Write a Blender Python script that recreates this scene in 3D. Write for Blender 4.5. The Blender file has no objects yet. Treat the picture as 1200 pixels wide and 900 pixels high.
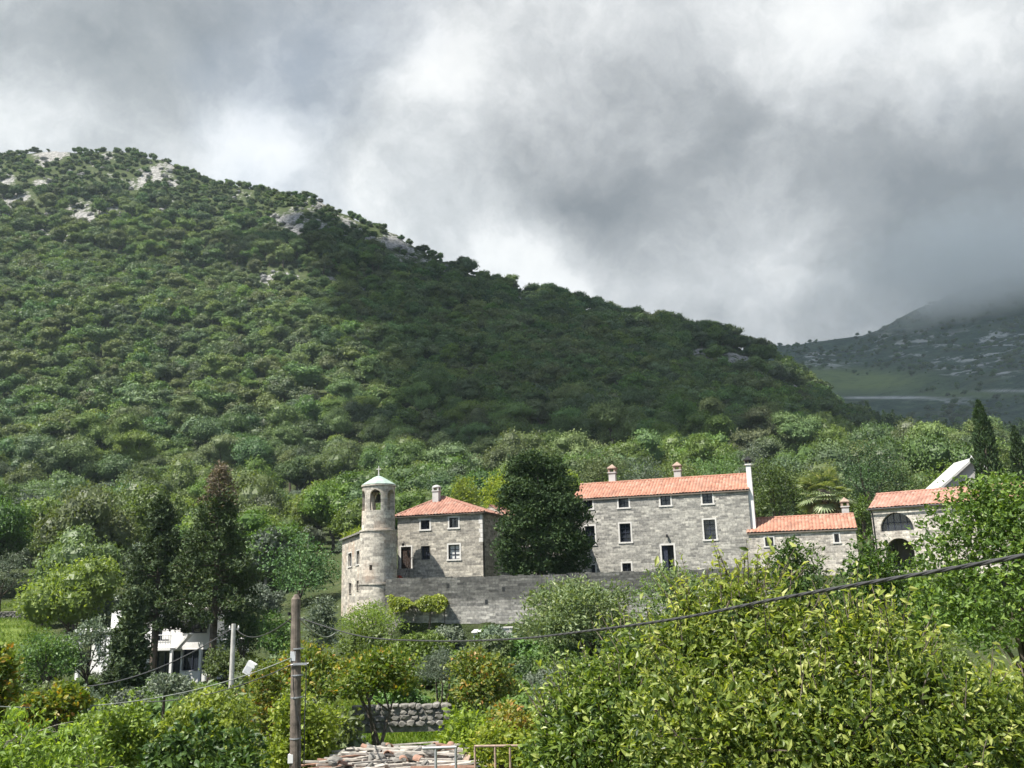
import bpy, math, random
import numpy as np
from mathutils import Vector, Matrix

random.seed(7)
RNG = np.random.default_rng(7)
SC = bpy.context.scene
COL = SC.collection
F, PITCH = 1040.0, math.radians(13.0)
CP, SP = math.cos(PITCH), math.sin(PITCH)
ROLL = math.radians(1.6); CR, SR = math.cos(ROLL), math.sin(ROLL)   # the photograph is held a little askew

# ------------------------------------------------------------------ layout helpers
def at(px, py, d):
    """world point seen at photo pixel (1200 x 900) at ground distance d"""
    x = (px - 600) / F; y = (450 - py) / F
    x, y = x * CR + y * SR, y * CR - x * SR
    k = d / (CP - y * SP)
    return Vector((x * k, d, (SP + y * CP) * k))

def slope(px, py):
    v = at(px, py, 1.0)
    return v.x, v.z

def project(x, y, z):
    w = y * CP + z * SP
    w = np.maximum(w, 1e-3)
    a, b = x / w, (-y * SP + z * CP) / w
    return 600 + F * (a * CR - b * SR), 450 - F * (b * CR + a * SR)

def norm(a):
    return a / np.maximum(np.linalg.norm(a, axis=-1, keepdims=True), 1e-9)

_wd = [(RNG.normal(size=3), RNG.uniform(0, 6.28)) for _ in range(24)]
def wav(x, y, z, scale, octaves=4):
    """smooth pseudo noise about -1..1 built from sums of sines"""
    v = 0; amp = 1.0; f = 1.0 / scale; k = 0; tot = 0
    for o in range(octaves):
        s = 0
        for j in range(4):
            d, p = _wd[(k) % 24]; k += 1
            s = s + np.sin((x * d[0] + y * d[1] + z * d[2]) * f * 2.2 + p + 1.3 * np.sin((x * d[1] - y * d[0]) * f * 1.1 + p * 2))
        v = v + s / 2.2 * amp; tot += amp; amp *= .5; f *= 2.03
    return v / tot

# ------------------------------------------------------------------ object helpers
def link(o, parent=None):
    COL.objects.link(o)
    if parent is not None: o.parent = parent
    return o

def tag(o, label=None, cat=None, group=None, kind=None):
    if label: o['label'] = label
    if cat: o['category'] = cat
    if group: o['group'] = group
    if kind: o['kind'] = kind
    return o

def thing(name, label, cat, loc=(0, 0, 0), rotz=0.0, group=None):
    o = bpy.data.objects.new(name, None)
    o.empty_display_size = .3
    o.location = loc; o.rotation_euler = (0, 0, rotz)
    link(o)
    return tag(o, label, cat, group)

def np_mesh(name, verts, tris=None, quads=None, mats=(), tint=None, mat_idx=None, smooth=False):
    """fast mesh from numpy arrays of triangles and quads"""
    me = bpy.data.meshes.new(name)
    verts = np.asarray(verts, dtype=np.float32)
    parts, sizes = [], []
    if tris is not None and len(tris): parts.append(np.asarray(tris).ravel()); sizes.append(np.full(len(tris), 3))
    if quads is not None and len(quads): parts.append(np.asarray(quads).ravel()); sizes.append(np.full(len(quads), 4))
    loops = np.concatenate(parts).astype(np.int32); sizes = np.concatenate(sizes).astype(np.int32)
    me.vertices.add(len(verts)); me.vertices.foreach_set('co', verts.ravel())
    me.loops.add(len(loops)); me.loops.foreach_set('vertex_index', loops)
    starts = np.concatenate([[0], np.cumsum(sizes)[:-1]]).astype(np.int32)
    me.polygons.add(len(sizes)); me.polygons.foreach_set('loop_start', starts)
    try: me.polygons.foreach_set('loop_total', sizes)
    except Exception: pass
    for m in mats: me.materials.append(m)
    if mat_idx is not None: me.polygons.foreach_set('material_index', np.asarray(mat_idx, dtype=np.int32))
    me.polygons.foreach_set('use_smooth', np.full(len(sizes), smooth, dtype=bool))
    if tint is not None:
        a = me.attributes.new('tint', 'FLOAT', 'FACE'); a.data.foreach_set('value', np.asarray(tint, dtype=np.float32))
    me.update(calc_edges=True)
    return me

class MB:
    """collects boxes, bars, tubes ... and links them as ONE mesh object"""
    def __init__(s): s.v = []; s.f = []
    def add(s, vs, fs):
        n = len(s.v); s.v += [tuple(v) for v in vs]; s.f += [tuple(i + n for i in f) for f in fs]; return s
    def box(s, x0, x1, y0, y1, z0, z1):
        return s.add([(x, y, z) for z in (z0, z1) for y in (y0, y1) for x in (x0, x1)],
                     [(0, 2, 3, 1), (4, 5, 7, 6), (0, 1, 5, 4), (2, 6, 7, 3), (0, 4, 6, 2), (1, 3, 7, 5)])
    def bar(s, a, b, w, h=None, up=(0, 0, 1)):
        h = h or w
        a = Vector(a); b = Vector(b); d = (b - a).normalized(); u = Vector(up)
        if abs(d.dot(u)) > .98: u = Vector((1, 0, 0))
        r = d.cross(u).normalized(); u = r.cross(d)
        vs = [p + r * (sx * w / 2) + u * (sz * h / 2) for p in (a, b) for sx, sz in ((-1, -1), (1, -1), (1, 1), (-1, 1))]
        return s.add(vs, [(3, 2, 1, 0), (4, 5, 6, 7), (0, 1, 5, 4), (1, 2, 6, 5), (2, 3, 7, 6), (3, 0, 4, 7)])
    def tube(s, pts, rad, seg=8, cap=True):
        pts = [Vector(p) for p in pts]; n = len(pts)
        rad = rad if hasattr(rad, '__len__') else [rad] * n
        ref = Vector((0.13, .2, 1)).normalized(); vs = []
        for i, p in enumerate(pts):
            d = (pts[min(i + 1, n - 1)] - pts[max(i - 1, 0)]).normalized()
            if abs(d.dot(ref)) > .95: ref = Vector((1, .1, 0)).normalized()
            r = d.cross(ref).normalized(); u = r.cross(d)
            for k in range(seg):
                a = 2 * math.pi * k / seg
                vs.append(p + (r * math.cos(a) + u * math.sin(a)) * rad[i])
        fs = [(i * seg + k, i * seg + (k + 1) % seg, (i + 1) * seg + (k + 1) % seg, (i + 1) * seg + k) for i in range(n - 1) for k in range(seg)]
        if cap: fs += [tuple(range(seg))[::-1], tuple((n - 1) * seg + k for k in range(seg))]
        return s.add(vs, fs)
    def lathe(s, prof, seg=32, c=(0, 0)):
        """prof: list of (radius, z) from bottom to top"""
        vs = []; fs = []; n = len(prof)
        for r, z in prof:
            for k in range(seg):
                a = 2 * math.pi * k / seg; vs.append((c[0] + r * math.cos(a), c[1] + r * math.sin(a), z))
        fs = [(i * seg + k, i * seg + (k + 1) % seg, (i + 1) * seg + (k + 1) % seg, (i + 1) * seg + k) for i in range(n - 1) for k in range(seg)]
        if prof[0][0] > 1e-4: fs.append(tuple(range(seg))[::-1])
        if prof[-1][0] > 1e-4: fs.append(tuple((n - 1) * seg + k for k in range(seg)))
        return s.add(vs, fs)
    def prism(s, poly, y0, y1):
        """polygon in x,z extruded along y"""
        n = len(poly)
        vs = [(x, y0, z) for x, z in poly] + [(x, y1, z) for x, z in poly]
        return s.add(vs, [tuple(range(n)), tuple(range(2 * n - 1, n - 1, -1))] + [(i, i + n, (i + 1) % n + n, (i + 1) % n) for i in range(n)])
    def mesh(s, name, mat, smooth=False, uv='box'):
        me = bpy.data.meshes.new(name); me.from_pydata(s.v, [], s.f)
        if mat: me.materials.append(mat)
        me.validate(); box_uv(me, uv)
        if smooth: me.polygons.foreach_set('use_smooth', [True] * len(me.polygons))
        return me
    def build(s, name, mat, parent=None, smooth=False, uv='box'):
        return link(bpy.data.objects.new(name, s.mesh(name, mat, smooth, uv)), parent)

def box_uv(me, mode='box'):
    uvl = me.uv_layers.new(name='UVMap')
    for p in me.polygons:
        n = p.normal
        for li in p.loop_indices:
            c = me.vertices[me.loops[li].vertex_index].co
            if mode == 'cyl' and abs(n.z) < .7:
                a = math.atan2(c.y, c.x); m = math.atan2(p.center.y, p.center.x)
                if a - m > math.pi: a -= 2 * math.pi
                if a - m < -math.pi: a += 2 * math.pi
                uv = (a * 1.75, c.z)
            elif abs(n.z) > max(abs(n.x), abs(n.y)): uv = (c.x, c.y)
            elif abs(n.y) >= abs(n.x): uv = (c.x, c.z)
            else: uv = (c.y + 3.7, c.z)
            uvl.data[li].uv = uv

def boolean(me, cutters, name, mat, uv='box'):
    """me minus the cutter meshes, as a new mesh"""
    o = bpy.data.objects.new('work', me); COL.objects.link(o); tmp = []
    for c in cutters:
        co = bpy.data.objects.new('work_cut', c); COL.objects.link(co); tmp.append(co)
        m = o.modifiers.new('b', 'BOOLEAN'); m.object = co; m.operation = 'DIFFERENCE'; m.solver = 'EXACT'
    dg = bpy.context.evaluated_depsgraph_get(); dg.update()
    out = bpy.data.meshes.new_from_object(o.evaluated_get(dg)); out.name = name
    for t in tmp + [o]: bpy.data.objects.remove(t, do_unlink=True)
    out.materials.clear(); out.materials.append(mat)
    while out.uv_layers: out.uv_layers.remove(out.uv_layers[0])
    box_uv(out, uv)
    return out

# ------------------------------------------------------------------ materials
class NT:
    def __init__(s, name):
        s.m = bpy.data.materials.new(name); s.m.use_nodes = True; s.t = s.m.node_tree; s.t.nodes.clear()
        s.out = s.n('ShaderNodeOutputMaterial')
    def n(s, kind, **kw):
        nd = s.t.nodes.new(kind)
        for k, v in kw.items():
            if k.startswith('i_'): s.put(nd, k[2:], v)
            else: setattr(nd, k, v)
        return nd
    def put(s, nd, key, v):
        key2 = int(key) if key.isdigit() else key.replace('_', ' ')
        sock = nd.inputs[key2]
        if isinstance(v, bpy.types.NodeSocket): s.t.links.new(v, sock)
        else: sock.default_value = v
    def math(s, op, a, b=0.0, c=0.0, clamp=False):
        nd = s.n('ShaderNodeMath', operation=op, use_clamp=clamp)
        for i, v in enumerate((a, b, c)): s.put(nd, str(i), v)
        return nd.outputs[0]
    def vmath(s, op, a, b=(0, 0, 0), scale=None):
        nd = s.n('ShaderNodeVectorMath', operation=op); s.put(nd, '0', a); s.put(nd, '1', b)
        if scale is not None: s.put(nd, 'Scale', scale)
        return nd.outputs['Value'] if op in ('DISTANCE', 'LENGTH', 'DOT_PRODUCT') else nd.outputs[0]
    def mix(s, f, a, b, blend='MIX'):
        nd = s.n('ShaderNodeMix', data_type='RGBA', blend_type=blend)
        for i, v in ((0, f), (6, a), (7, b)):
            if isinstance(v, bpy.types.NodeSocket): s.t.links.new(v, nd.inputs[i])
            else: nd.inputs[i].default_value = (v if i == 0 else rgb(v))
        return nd.outputs[2]
    def noise(s, vec, scale, detail=4, rough=.55, out=0):
        nd = s.n('ShaderNodeTexNoise'); 
        if vec is not None: s.t.links.new(vec, nd.inputs['Vector'])
        nd.inputs['Scale'].default_value = scale; nd.inputs['Detail'].default_value = detail; nd.inputs['Roughness'].default_value = rough
        return nd.outputs[out]
    def ramp(s, f, stops):
        nd = s.n('ShaderNodeValToRGB'); s.t.links.new(f, nd.inputs[0]); e = nd.color_ramp.elements
        while len(e) < len(stops): e.new(.5)
        for el, (p, c) in zip(e, stops): el.position = p; el.color = rgb(c)
        return nd.outputs[0]
    def maprange(s, v, a, b, c=0.0, d=1.0):
        nd = s.n('ShaderNodeMapRange', clamp=True)
        for i, x in enumerate((v, a, b, c, d)): s.put(nd, str(i), x)
        return nd.outputs[0]
    def uv(s): return s.n('ShaderNodeUVMap', uv_map='UVMap').outputs[0]
    def objco(s): return s.n('ShaderNodeTexCoord').outputs['Object']
    def pos(s): return s.n('ShaderNodeNewGeometry').outputs['Position']
    def bump(s, h, strength=.5, dist=.02):
        return s.n('ShaderNodeBump', i_Strength=strength, i_Distance=dist, i_Height=h).outputs[0]
    def finish(s, color, rough=.8, normal=None, metallic=0.0, spec=.3):
        b = s.n('ShaderNodeBsdfPrincipled')
        s.put(b, 'Base_Color', color if isinstance(color, bpy.types.NodeSocket) else rgb(color))
        s.put(b, 'Roughness', rough); s.put(b, 'Metallic', metallic); s.put(b, 'Specular_IOR_Level', spec)
        if normal is not None: s.put(b, 'Normal', normal)
        s.t.links.new(b.outputs[0], s.out.inputs[0]); return s.m

def rgb(c):
    return tuple(c) if len(c) == 4 else (c[0], c[1], c[2], 1.0)

def mat_stone(name, ca, cb, mortar, width=.5, row=.25, stain=(.16, .15, .14), stain_amt=.5, top_dark=None, warm=None):
    n = NT(name); uv = n.uv()
    wob = n.noise(uv, 1.6, 2, .5, 1); wv = n.vmath('ADD', uv, n.vmath('SCALE', n.vmath('SUBTRACT', wob, (.5, .5, .5)), scale=.14))
    br = n.n('ShaderNodeTexBrick', offset=.5, squash=1.0)
    n.t.links.new(wv, br.inputs['Vector'])
    for k, v in (('Color1', rgb(ca)), ('Color2', rgb(cb)), ('Mortar', rgb(mortar)), ('Scale', 1.0), ('Mortar Size', .016), ('Mortar Smooth', .25), ('Bias', 0.0), ('Brick Width', width), ('Row Height', row)):
        br.inputs[k].default_value = v
    # a second, coarser bond breaks the even courses into bigger and smaller blocks
    br2 = n.n('ShaderNodeTexBrick', offset=.37, squash=1.0); n.t.links.new(wv, br2.inputs['Vector'])
    for k, v in (('Color1', (.5, .5, .5, 1)), ('Color2', (1.45, 1.43, 1.37, 1)), ('Mortar', (.85, .85, .85, 1)), ('Scale', 1.0), ('Mortar Size', .01), ('Brick Width', width * 1.63), ('Row Height', row)):
        br2.inputs[k].default_value = v
    col = n.mix(.8, br.outputs[0], br2.outputs[0], 'MULTIPLY')
    fine = n.noise(uv, 4.2, 6, .68); col = n.mix(1.0, col, n.ramp(fine, [(.28, (.40, .40, .39)), (.5, (.83, .83, .82)), (.74, (1.27, 1.25, 1.21))]), 'MULTIPLY')
    sv = n.vmath('MULTIPLY', uv, (1.0, .35, 1.0))
    st = n.maprange(n.noise(sv, .55, 6, .65), .45, .72)
    col = n.mix(n.math('MULTIPLY', st, stain_amt), col, stain)
    if warm:
        col = n.mix(n.math('MULTIPLY', n.maprange(n.noise(n.vmath('ADD', uv, (17.3, 4.1, 0)), .3, 4, .6), .5, .7), .55), col, warm)
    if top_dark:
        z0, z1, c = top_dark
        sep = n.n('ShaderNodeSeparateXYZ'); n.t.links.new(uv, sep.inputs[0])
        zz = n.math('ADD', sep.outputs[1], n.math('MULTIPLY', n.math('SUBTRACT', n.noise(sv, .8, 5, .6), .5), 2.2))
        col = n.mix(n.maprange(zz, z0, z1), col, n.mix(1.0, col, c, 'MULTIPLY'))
    h = n.math('ADD', n.math('MULTIPLY', br.outputs[1], -1.0), n.math('MULTIPLY', fine, .7))
    return n.finish(col, .9, n.bump(h, .7, .03), spec=.2)

def mat_simple(name, c, rough=.7, metallic=0.0, var=.25, scale=6.0, spec=.3, bump=.0):
    n = NT(name); f = n.noise(n.objco(), scale, 5, .6)
    lo = tuple(x * (1 - var) for x in c[:3]); hi = tuple(min(1, x * (1 + var)) for x in c[:3])
    col = n.ramp(f, [(.3, lo), (.7, hi)])
    return n.finish(col, rough, n.bump(f, bump, .02) if bump else None, metallic, spec)

def mat_tiles(name, base):
    """barrel tiles: uv.x counts tile columns, uv.y counts courses"""
    n = NT(name); uv = n.uv()
    cell = n.vmath('FLOOR', uv)
    wn = n.n('ShaderNodeTexWhiteNoise', noise_dimensions='2D'); n.t.links.new(cell, wn.inputs['Vector'])
    col = n.ramp(wn.outputs[0], [(0, tuple(x * .72 for x in base)), (.35, base), (.8, tuple(min(1, x * 1.14) for x in base)), (1, (base[0] * 1.05, base[1] * 1.4, base[2] * 1.5))])
    big = n.noise(uv, .13, 5, .65)
    col = n.mix(n.maprange(big, .5, .72, 0, .55), col, (.19, .135, .11))
    f2 = n.noise(uv, 2.5, 4, .6); col = n.mix(n.maprange(f2, .56, .72, 0, .55), col, (.36, .30, .25))
    return n.finish(col, .85, n.bump(n.noise(uv, 6, 3), .3, .01), spec=.2)

def mat_leaf(name, stops, trans=.35, rough=.5, spec=.35, objvar=.35, tcol=None):
    """stops: colour ramp along the per leaf tint attribute"""
    n = NT(name)
    a = n.n('ShaderNodeAttribute', attribute_name='tint').outputs['Fac']
    oi = n.n('ShaderNodeObjectInfo').outputs['Random']
    col = n.ramp(a, stops)
    hsv = n.n('ShaderNodeHueSaturation')
    n.t.links.new(col, hsv.inputs['Color'])
    n.put(hsv, 'Hue', n.math('ADD', .5, n.math('MULTIPLY', n.math('SUBTRACT', oi, .5), .05 * objvar / .35)))
    n.put(hsv, 'Value', n.math('ADD', 1.0, n.math('MULTIPLY', n.math('SUBTRACT', n.math('FRACT', n.math('MULTIPLY', oi, 7.31)), .5), objvar * 1.6)))
    n.put(hsv, 'Saturation', n.math('ADD', 1.0, n.math('MULTIPLY', n.math('SUBTRACT', n.math('FRACT', n.math('MULTIPLY', oi, 3.77)), .5), objvar)))
    col = hsv.outputs[0]
    b = n.n('ShaderNodeBsdfPrincipled'); n.t.links.new(col, b.inputs['Base Color'])
    b.inputs['Roughness'].default_value = rough; b.inputs['Specular IOR Level'].default_value = spec
    t = n.n('ShaderNodeBsdfTranslucent')
    n.t.links.new(n.mix(1.0, col, tcol or (1.5, 1.5, .5), 'MULTIPLY'), t.inputs['Color'])
    mx = n.n('ShaderNodeMixShader'); mx.inputs[0].default_value = trans
    n.t.links.new(b.outputs[0], mx.inputs[1]); n.t.links.new(t.outputs[0], mx.inputs[2]); n.t.links.new(mx.outputs[0], n.out.inputs[0])
    return n.m

# ------------------------------------------------------------------ camera, sun, sky
cam = bpy.data.cameras.new('camera'); cam.sensor_width = 36; cam.lens = 36 * F / 1200; cam.clip_start = .1; cam.clip_end = 20000
co = link(bpy.data.objects.new('camera', cam)); co.rotation_euler = (Matrix.Rotation(math.pi / 2 + PITCH, 3, 'X') @ Matrix.Rotation(-ROLL, 3, 'Z')).to_euler(); SC.camera = co
SUN = Vector((-.44, -.30, .85)).normalized()
sun = bpy.data.lights.new('sun', 'SUN'); sun.energy = 5.0; sun.angle = math.radians(.6); sun.color = (1, .95, .86)
so = link(bpy.data.objects.new('sun', sun)); so.rotation_euler = SUN.to_track_quat('Z', 'Y').to_euler(); so.location = SUN * 60
SC.view_settings.view_transform = 'Standard'; SC.view_settings.look = 'None'; SC.view_settings.exposure = 1.1; SC.view_settings.gamma = 1.0
SC.cycles.use_denoising = True
SC.cycles.max_bounces = 6; SC.cycles.diffuse_bounces = 3; SC.cycles.glossy_bounces = 2; SC.cycles.transmission_bounces = 3; SC.cycles.volume_bounces = 4; SC.cycles.transparent_max_bounces = 6
SC.cycles.caustics_reflective = False; SC.cycles.caustics_refractive = False
SC.cycles.use_adaptive_sampling = True; SC.cycles.adaptive_threshold = .02

def make_world():
    w = bpy.data.worlds.new('World'); SC.world = w; w.use_nodes = True
    n = NT.__new__(NT); n.t = w.node_tree; n.t.nodes.clear(); n.m = w
    out = n.n('ShaderNodeOutputWorld'); bg = n.n('ShaderNodeBackground', i_Strength=.1)
    sky = n.n('ShaderNodeTexSky', sky_type='NISHITA', sun_disc=False, sun_elevation=math.asin(SUN.z), sun_rotation=math.atan2(SUN.x, SUN.y))
    d = n.n('ShaderNodeTexCoord').outputs['Generated']
    d = n.vmath('NORMALIZE', d)
    warp = n.vmath('SUBTRACT', n.noise(d, 3.2, 7, .62, 1), (.5, .5, .5))
    dw = n.vmath('ADD', d, n.vmath('SCALE', warp, scale=.15))
    # cloud masses and openings: photo pixel, radius in pixels, brightness
    lobes = [(110, 30, 190, -.18), (330, 60, 170, -.12), (150, 130, 90, .10), (285, 172, 62, .46), (335, 190, 40, .22), (18, 138, 55, .34), (110, 150, 60, .12), (525, 115, 55, .28), (500, 150, 40, .1), (560, 60, 90, .10),
             (700, 255, 105, -.30), (630, 315, 60, .46), (705, 345, 50, .36), (570, 290, 45, .16), (960, 18, 100, .38), (1150, 45, 75, .40), (1080, 70, 60, .14), (830, 110, 130, -.12),
             (1120, 215, 180, -.34), (920, 320, 85, .24), (1180, 330, 120, -.22), (800, 300, 60, .10), (1000, 120, 120, -.12), (880, 225, 90, -.04),
             (420, 210, 80, .12), (480, 30, 120, -.02), (1090, 390, 150, -.08), (760, 60, 90, .06), (200, 80, 60, -.06)]
    v = n.math('MULTIPLY_ADD', n.math('SUBTRACT', n.noise(dw, 5.8, 10, .63), .5), 1.15, .46)
    v = n.math('MULTIPLY_ADD', n.math('SUBTRACT', n.noise(dw, 14, 8, .66), .5), .52, v)
    for px, py, r, a in lobes:
        c = at(px, py, 1.0).normalized()
        dd = n.vmath('DISTANCE', dw, tuple(c))
        e = n.math('EXPONENT', n.math('MULTIPLY', n.math('MULTIPLY', dd, dd), -1.0 / (r / F / 1.05) ** 2))
        v = n.math('MULTIPLY_ADD', e, a * 1.08, v)
    v = n.math('MULTIPLY_ADD', v, .84, .09)
    cl = n.ramp(v, [(.05, (.13, .142, .155)), (.30, (.20, .211, .222)), (.52, (.315, .325, .335)), (.72, (.45, .457, .46)), (.98, (.54, .54, .53))])
    cl = n.vmath('SCALE', cl, scale=10.0)
    # a little blue sky shows through only where the cloud is thin
    thin = n.math('MULTIPLY', n.maprange(n.noise(d, 2.1, 4, .5), .62, .8), .25)
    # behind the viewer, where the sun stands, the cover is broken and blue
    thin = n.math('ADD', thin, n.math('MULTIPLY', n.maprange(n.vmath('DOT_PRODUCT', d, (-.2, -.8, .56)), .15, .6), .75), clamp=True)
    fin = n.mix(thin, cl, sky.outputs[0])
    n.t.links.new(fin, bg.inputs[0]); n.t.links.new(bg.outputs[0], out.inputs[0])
    w.cycles.sampling_method = 'MANUAL'; w.cycles.sample_map_resolution = 512
make_world()

# ------------------------------------------------------------------ shared materials
M = {}
M['stone'] = mat_stone('pale_limestone', (.41, .398, .372), (.30, .293, .278), (.43, .418, .392), .44, .20, stain=(.15, .145, .135), stain_amt=.45)
M['stone_house'] = mat_stone('house_limestone', (.43, .405, .36), (.32, .30, .268), (.45, .42, .38), .46, .21, stain=(.16, .15, .13), stain_amt=.4)
M['stone_tower'] = mat_stone('tower_limestone', (.54, .505, .455), (.42, .395, .355), (.50, .47, .42), .6, .27, stain=(.17, .155, .14), stain_amt=.35, warm=(.40, .27, .19))
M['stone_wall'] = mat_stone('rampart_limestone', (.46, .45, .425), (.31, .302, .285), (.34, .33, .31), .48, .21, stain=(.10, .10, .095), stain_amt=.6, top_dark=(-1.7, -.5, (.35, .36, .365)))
M['stone_rubble'] = mat_stone('whitewashed_rubble', (.52, .49, .45), (.40, .37, .34), (.58, .55, .51), .36, .19, stain=(.30, .25, .2), stain_amt=.35)
M['stone_dry'] = mat_simple('dry_stone', (.17, .163, .148), .95, var=.5, scale=5, bump=.6)
M['trim'] = mat_simple('white_stone_trim', (.52, .505, .475), .8, var=.12, scale=4)
M['plaster'] = mat_simple('white_plaster', (.62, .615, .60), .85, var=.1, scale=.8)
M['plaster_grey'] = mat_simple('grey_plaster', (.40, .39, .375), .85, var=.18, scale=.9)
M['sash'] = mat_simple('dark_blue_wood', (.022, .026, .045), .6, var=.3)
M['door_wood'] = mat_simple('dark_brown_wood', (.035, .022, .017), .7, var=.4, scale=9)
M['glass'] = mat_simple('window_glass', (.018, .022, .03), .06, var=.1, spec=.6)
M['curtain'] = mat_simple('curtain', (.55, .55, .53), .9, var=.1)
M['tiles'] = mat_tiles('terracotta_tiles', (.315, .155, .108))
M['tiles_old'] = mat_tiles('weathered_terracotta_tiles', (.29, .15, .112))
M['tiles_pink'] = mat_tiles('pink_terracotta_tiles', (.32, .17, .13))
M['copper'] = mat_simple('green_copper', (.29, .37, .33), .6, var=.25, scale=2)
M['iron'] = mat_simple('dark_iron', (.03, .03, .032), .5, metallic=.5)
M['bronze'] = mat_simple('old_bronze', (.06, .055, .04), .5, metallic=.7)
M['steel'] = mat_simple('galvanised_steel', (.33, .34, .35), .5, metallic=.4)
M['grey_paint'] = mat_simple('grey_box_paint', (.48, .49, .5), .5, var=.1)
M['white_paint'] = mat_simple('white_paint', (.64, .64, .63), .5, var=.08)
M['rust'] = mat_simple('rusty_paint', (.30, .22, .17), .8, var=.4, scale=14)
M['pole_wood'] = mat_simple('weathered_pole', (.135, .112, .092), .9, var=.6, scale=5, bump=.4)
M['board'] = mat_simple('weathered_board', (.34, .315, .28), .9, var=.35, scale=5, bump=.3)
M['board_red'] = mat_simple('red_brown_board', (.25, .15, .11), .9, var=.3, scale=5)
M['concrete'] = mat_simple('concrete', (.42, .41, .38), .9, var=.25, scale=3, bump=.2)
M['cable'] = mat_simple('black_cable', (.045, .045, .047), .45, var=.2, spec=.5)
M['wire_pale'] = mat_simple('pale_wire', (.30, .32, .28), .5)
M['bark'] = mat_simple('bark', (.085, .07, .055), .95, var=.45, scale=6, bump=.5)
M['bark_citrus'] = mat_simple('citrus_bark', (.125, .10, .08), .9, var=.45, scale=9, bump=.4)
M['bark_pale'] = mat_simple('pale_bark', (.22, .2, .17), .95, var=.35, scale=6, bump=.4)
M['dark_room'] = mat_simple('unlit_plaster', (.2, .19, .18), .95)
M['limewash'] = mat_simple('pale_limewashed_roof', (.43, .43, .415), .85, var=.18, scale=1.5)
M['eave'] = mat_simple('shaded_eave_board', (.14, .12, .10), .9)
M['cap'] = mat_simple('brownish_chimney_cap', (.27, .2, .16), .9, var=.3)
M['canvas_and_holes'] = mat_simple('dark_awning_and_openings', (.03, .032, .032), .9)  # awning cloth, also the flat dark colour standing in for shaded openings
M['terracotta'] = mat_simple('terracotta_pot', (.40, .17, .10), .8)
M['flower'] = mat_simple('red_flower', (.62, .10, .07), .6)

# ------------------------------------------------------------------ the lie of the land
YN = np.array([2, 15, 25, 32, 40, 55, 71, 73.7, 74.3, 80, 110, 160, 220.])
NEAR = {-300: [-3.5, -5, -5.5, -6, -6.5, -6.8, -6.0, -5.8, -5.7, -5.0, -1, 8, 20],
        0:   [-3.5, -5, -5.5, -6.2, -6.6, -6.8, -6.3, -6.2, -6.2, -5.4, -1.0, 8.5, 21],
        200: [-3.5, -5, -5.5, -6.2, -6.6, -6.9, -6.7, -6.6, -6.6, -6.1, -2.2, 7, 20],
        392: [-3.5, -5, -5.5, -6, -6.2, -5.9, -4.9, -4.6, -4.5, -3.4, .8, 8, 20],
        452: [-3.5, -5, -5.5, -6, -6.2, -5.7, -4.5, -4.4, -2.0, -1.0, 3, 11, 21],
        466: [-3.5, -5, -5.5, -6, -6.2, -5.7, -4.4, -4.35, .35, .4, 3.5, 11, 21],
        620: [-3.5, -5, -5.5, -6, -6.2, -5.6, -4.4, -4.35, .35, .4, 4, 12, 22],
        1000: [-3.5, -5, -5.5, -6, -6.2, -5.5, -4.4, -4.35, .35, .4, 3, 10, 20],
        1250: [-3.5, -5, -5.5, -6, -6.2, -5.3, -4.2, -4.1, .6, .6, 3, 9, 17],
        1700: [-3.5, -5, -5.5, -6, -6.2, -5, -4, -3.8, 1, 1, 4, 9, 17]}
NPX = np.array(sorted(NEAR)); NTAB = np.array([NEAR[k] for k in NPX], dtype=float)
# skyline of the wooded hill: photo pixel, distance
RIDGE = [(-420, 260, 600), (-120, 192, 640), (0, 184, 650), (60, 178, 650), (130, 178, 650), (190, 187, 640), (240, 211, 630), (300, 219, 610), (370, 231, 590), (400, 247, 580),
         (450, 268, 570), (500, 297, 560), (560, 324, 545), (620, 347, 530), (700, 366, 520), (740, 380, 510), (800, 391, 495), (860, 405, 480), (892, 420, 470), (920, 440, 460),
         (950, 466, 450), (975, 482, 445), (1010, 497, 440), (1030, 512, 440), (1065, 522, 450), (1110, 524, 470), (1180, 522, 490), (1260, 515, 500), (1500, 505, 500), (1800, 500, 500)]
_ru = []
for px, py, d in RIDGE:
    u, s = slope(px, py); _ru.append((u, s, d))
RU = np.array(_ru)

def ground(x, y):
    x = np.asarray(x, float); y = np.asarray(y, float)
    u = x / y; px = 600 + 1040 * u
    sh = np.interp(px, [300, 452, 900], [1.2, 1.2, -1.2])
    ys = y - sh * np.clip(1 - np.abs(y - 74) / 30, 0, 1)
    i = np.clip(np.searchsorted(NPX, px) - 1, 0, len(NPX) - 2)
    f = np.clip((px - NPX[i]) / (NPX[i + 1] - NPX[i]), 0, 1)
    j = np.clip(np.searchsorted(YN, ys) - 1, 0, len(YN) - 2)
    g = np.clip((ys - YN[j]) / (YN[j + 1] - YN[j]), 0, 1)
    z = (NTAB[i, j] * (1 - g) + NTAB[i, j + 1] * g) * (1 - f) + (NTAB[i + 1, j] * (1 - g) + NTAB[i + 1, j + 1] * g) * f
    s1 = np.interp(u, RU[:, 0], RU[:, 1]); d1 = np.interp(u, RU[:, 0], RU[:, 2])
    s0 = (NTAB[i, -1] * (1 - f) + NTAB[i + 1, -1] * f) / 220.0
    t = np.clip((y - 220) / (d1 - 220), 0, 1)
    zh = y * (s0 + (s1 - s0) * t ** .9)
    back = np.maximum(y - d1, 0)
    zh = zh - back * .55 - np.minimum(back * back * .0006, 60) * 0
    z = np.where(y > 220, zh, z)
    amp = np.clip((y - 90) / 200, 0, 1) * (7 - 4.5 * t)
    z = z + amp * wav(x, y, 0 * x, 70, 3) + np.clip((y - 90) / 60, 0, 1) * .8 * wav(x, y, 0 * x, 14, 2)
    return np.maximum(z, -24 + 0 * z)

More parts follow.
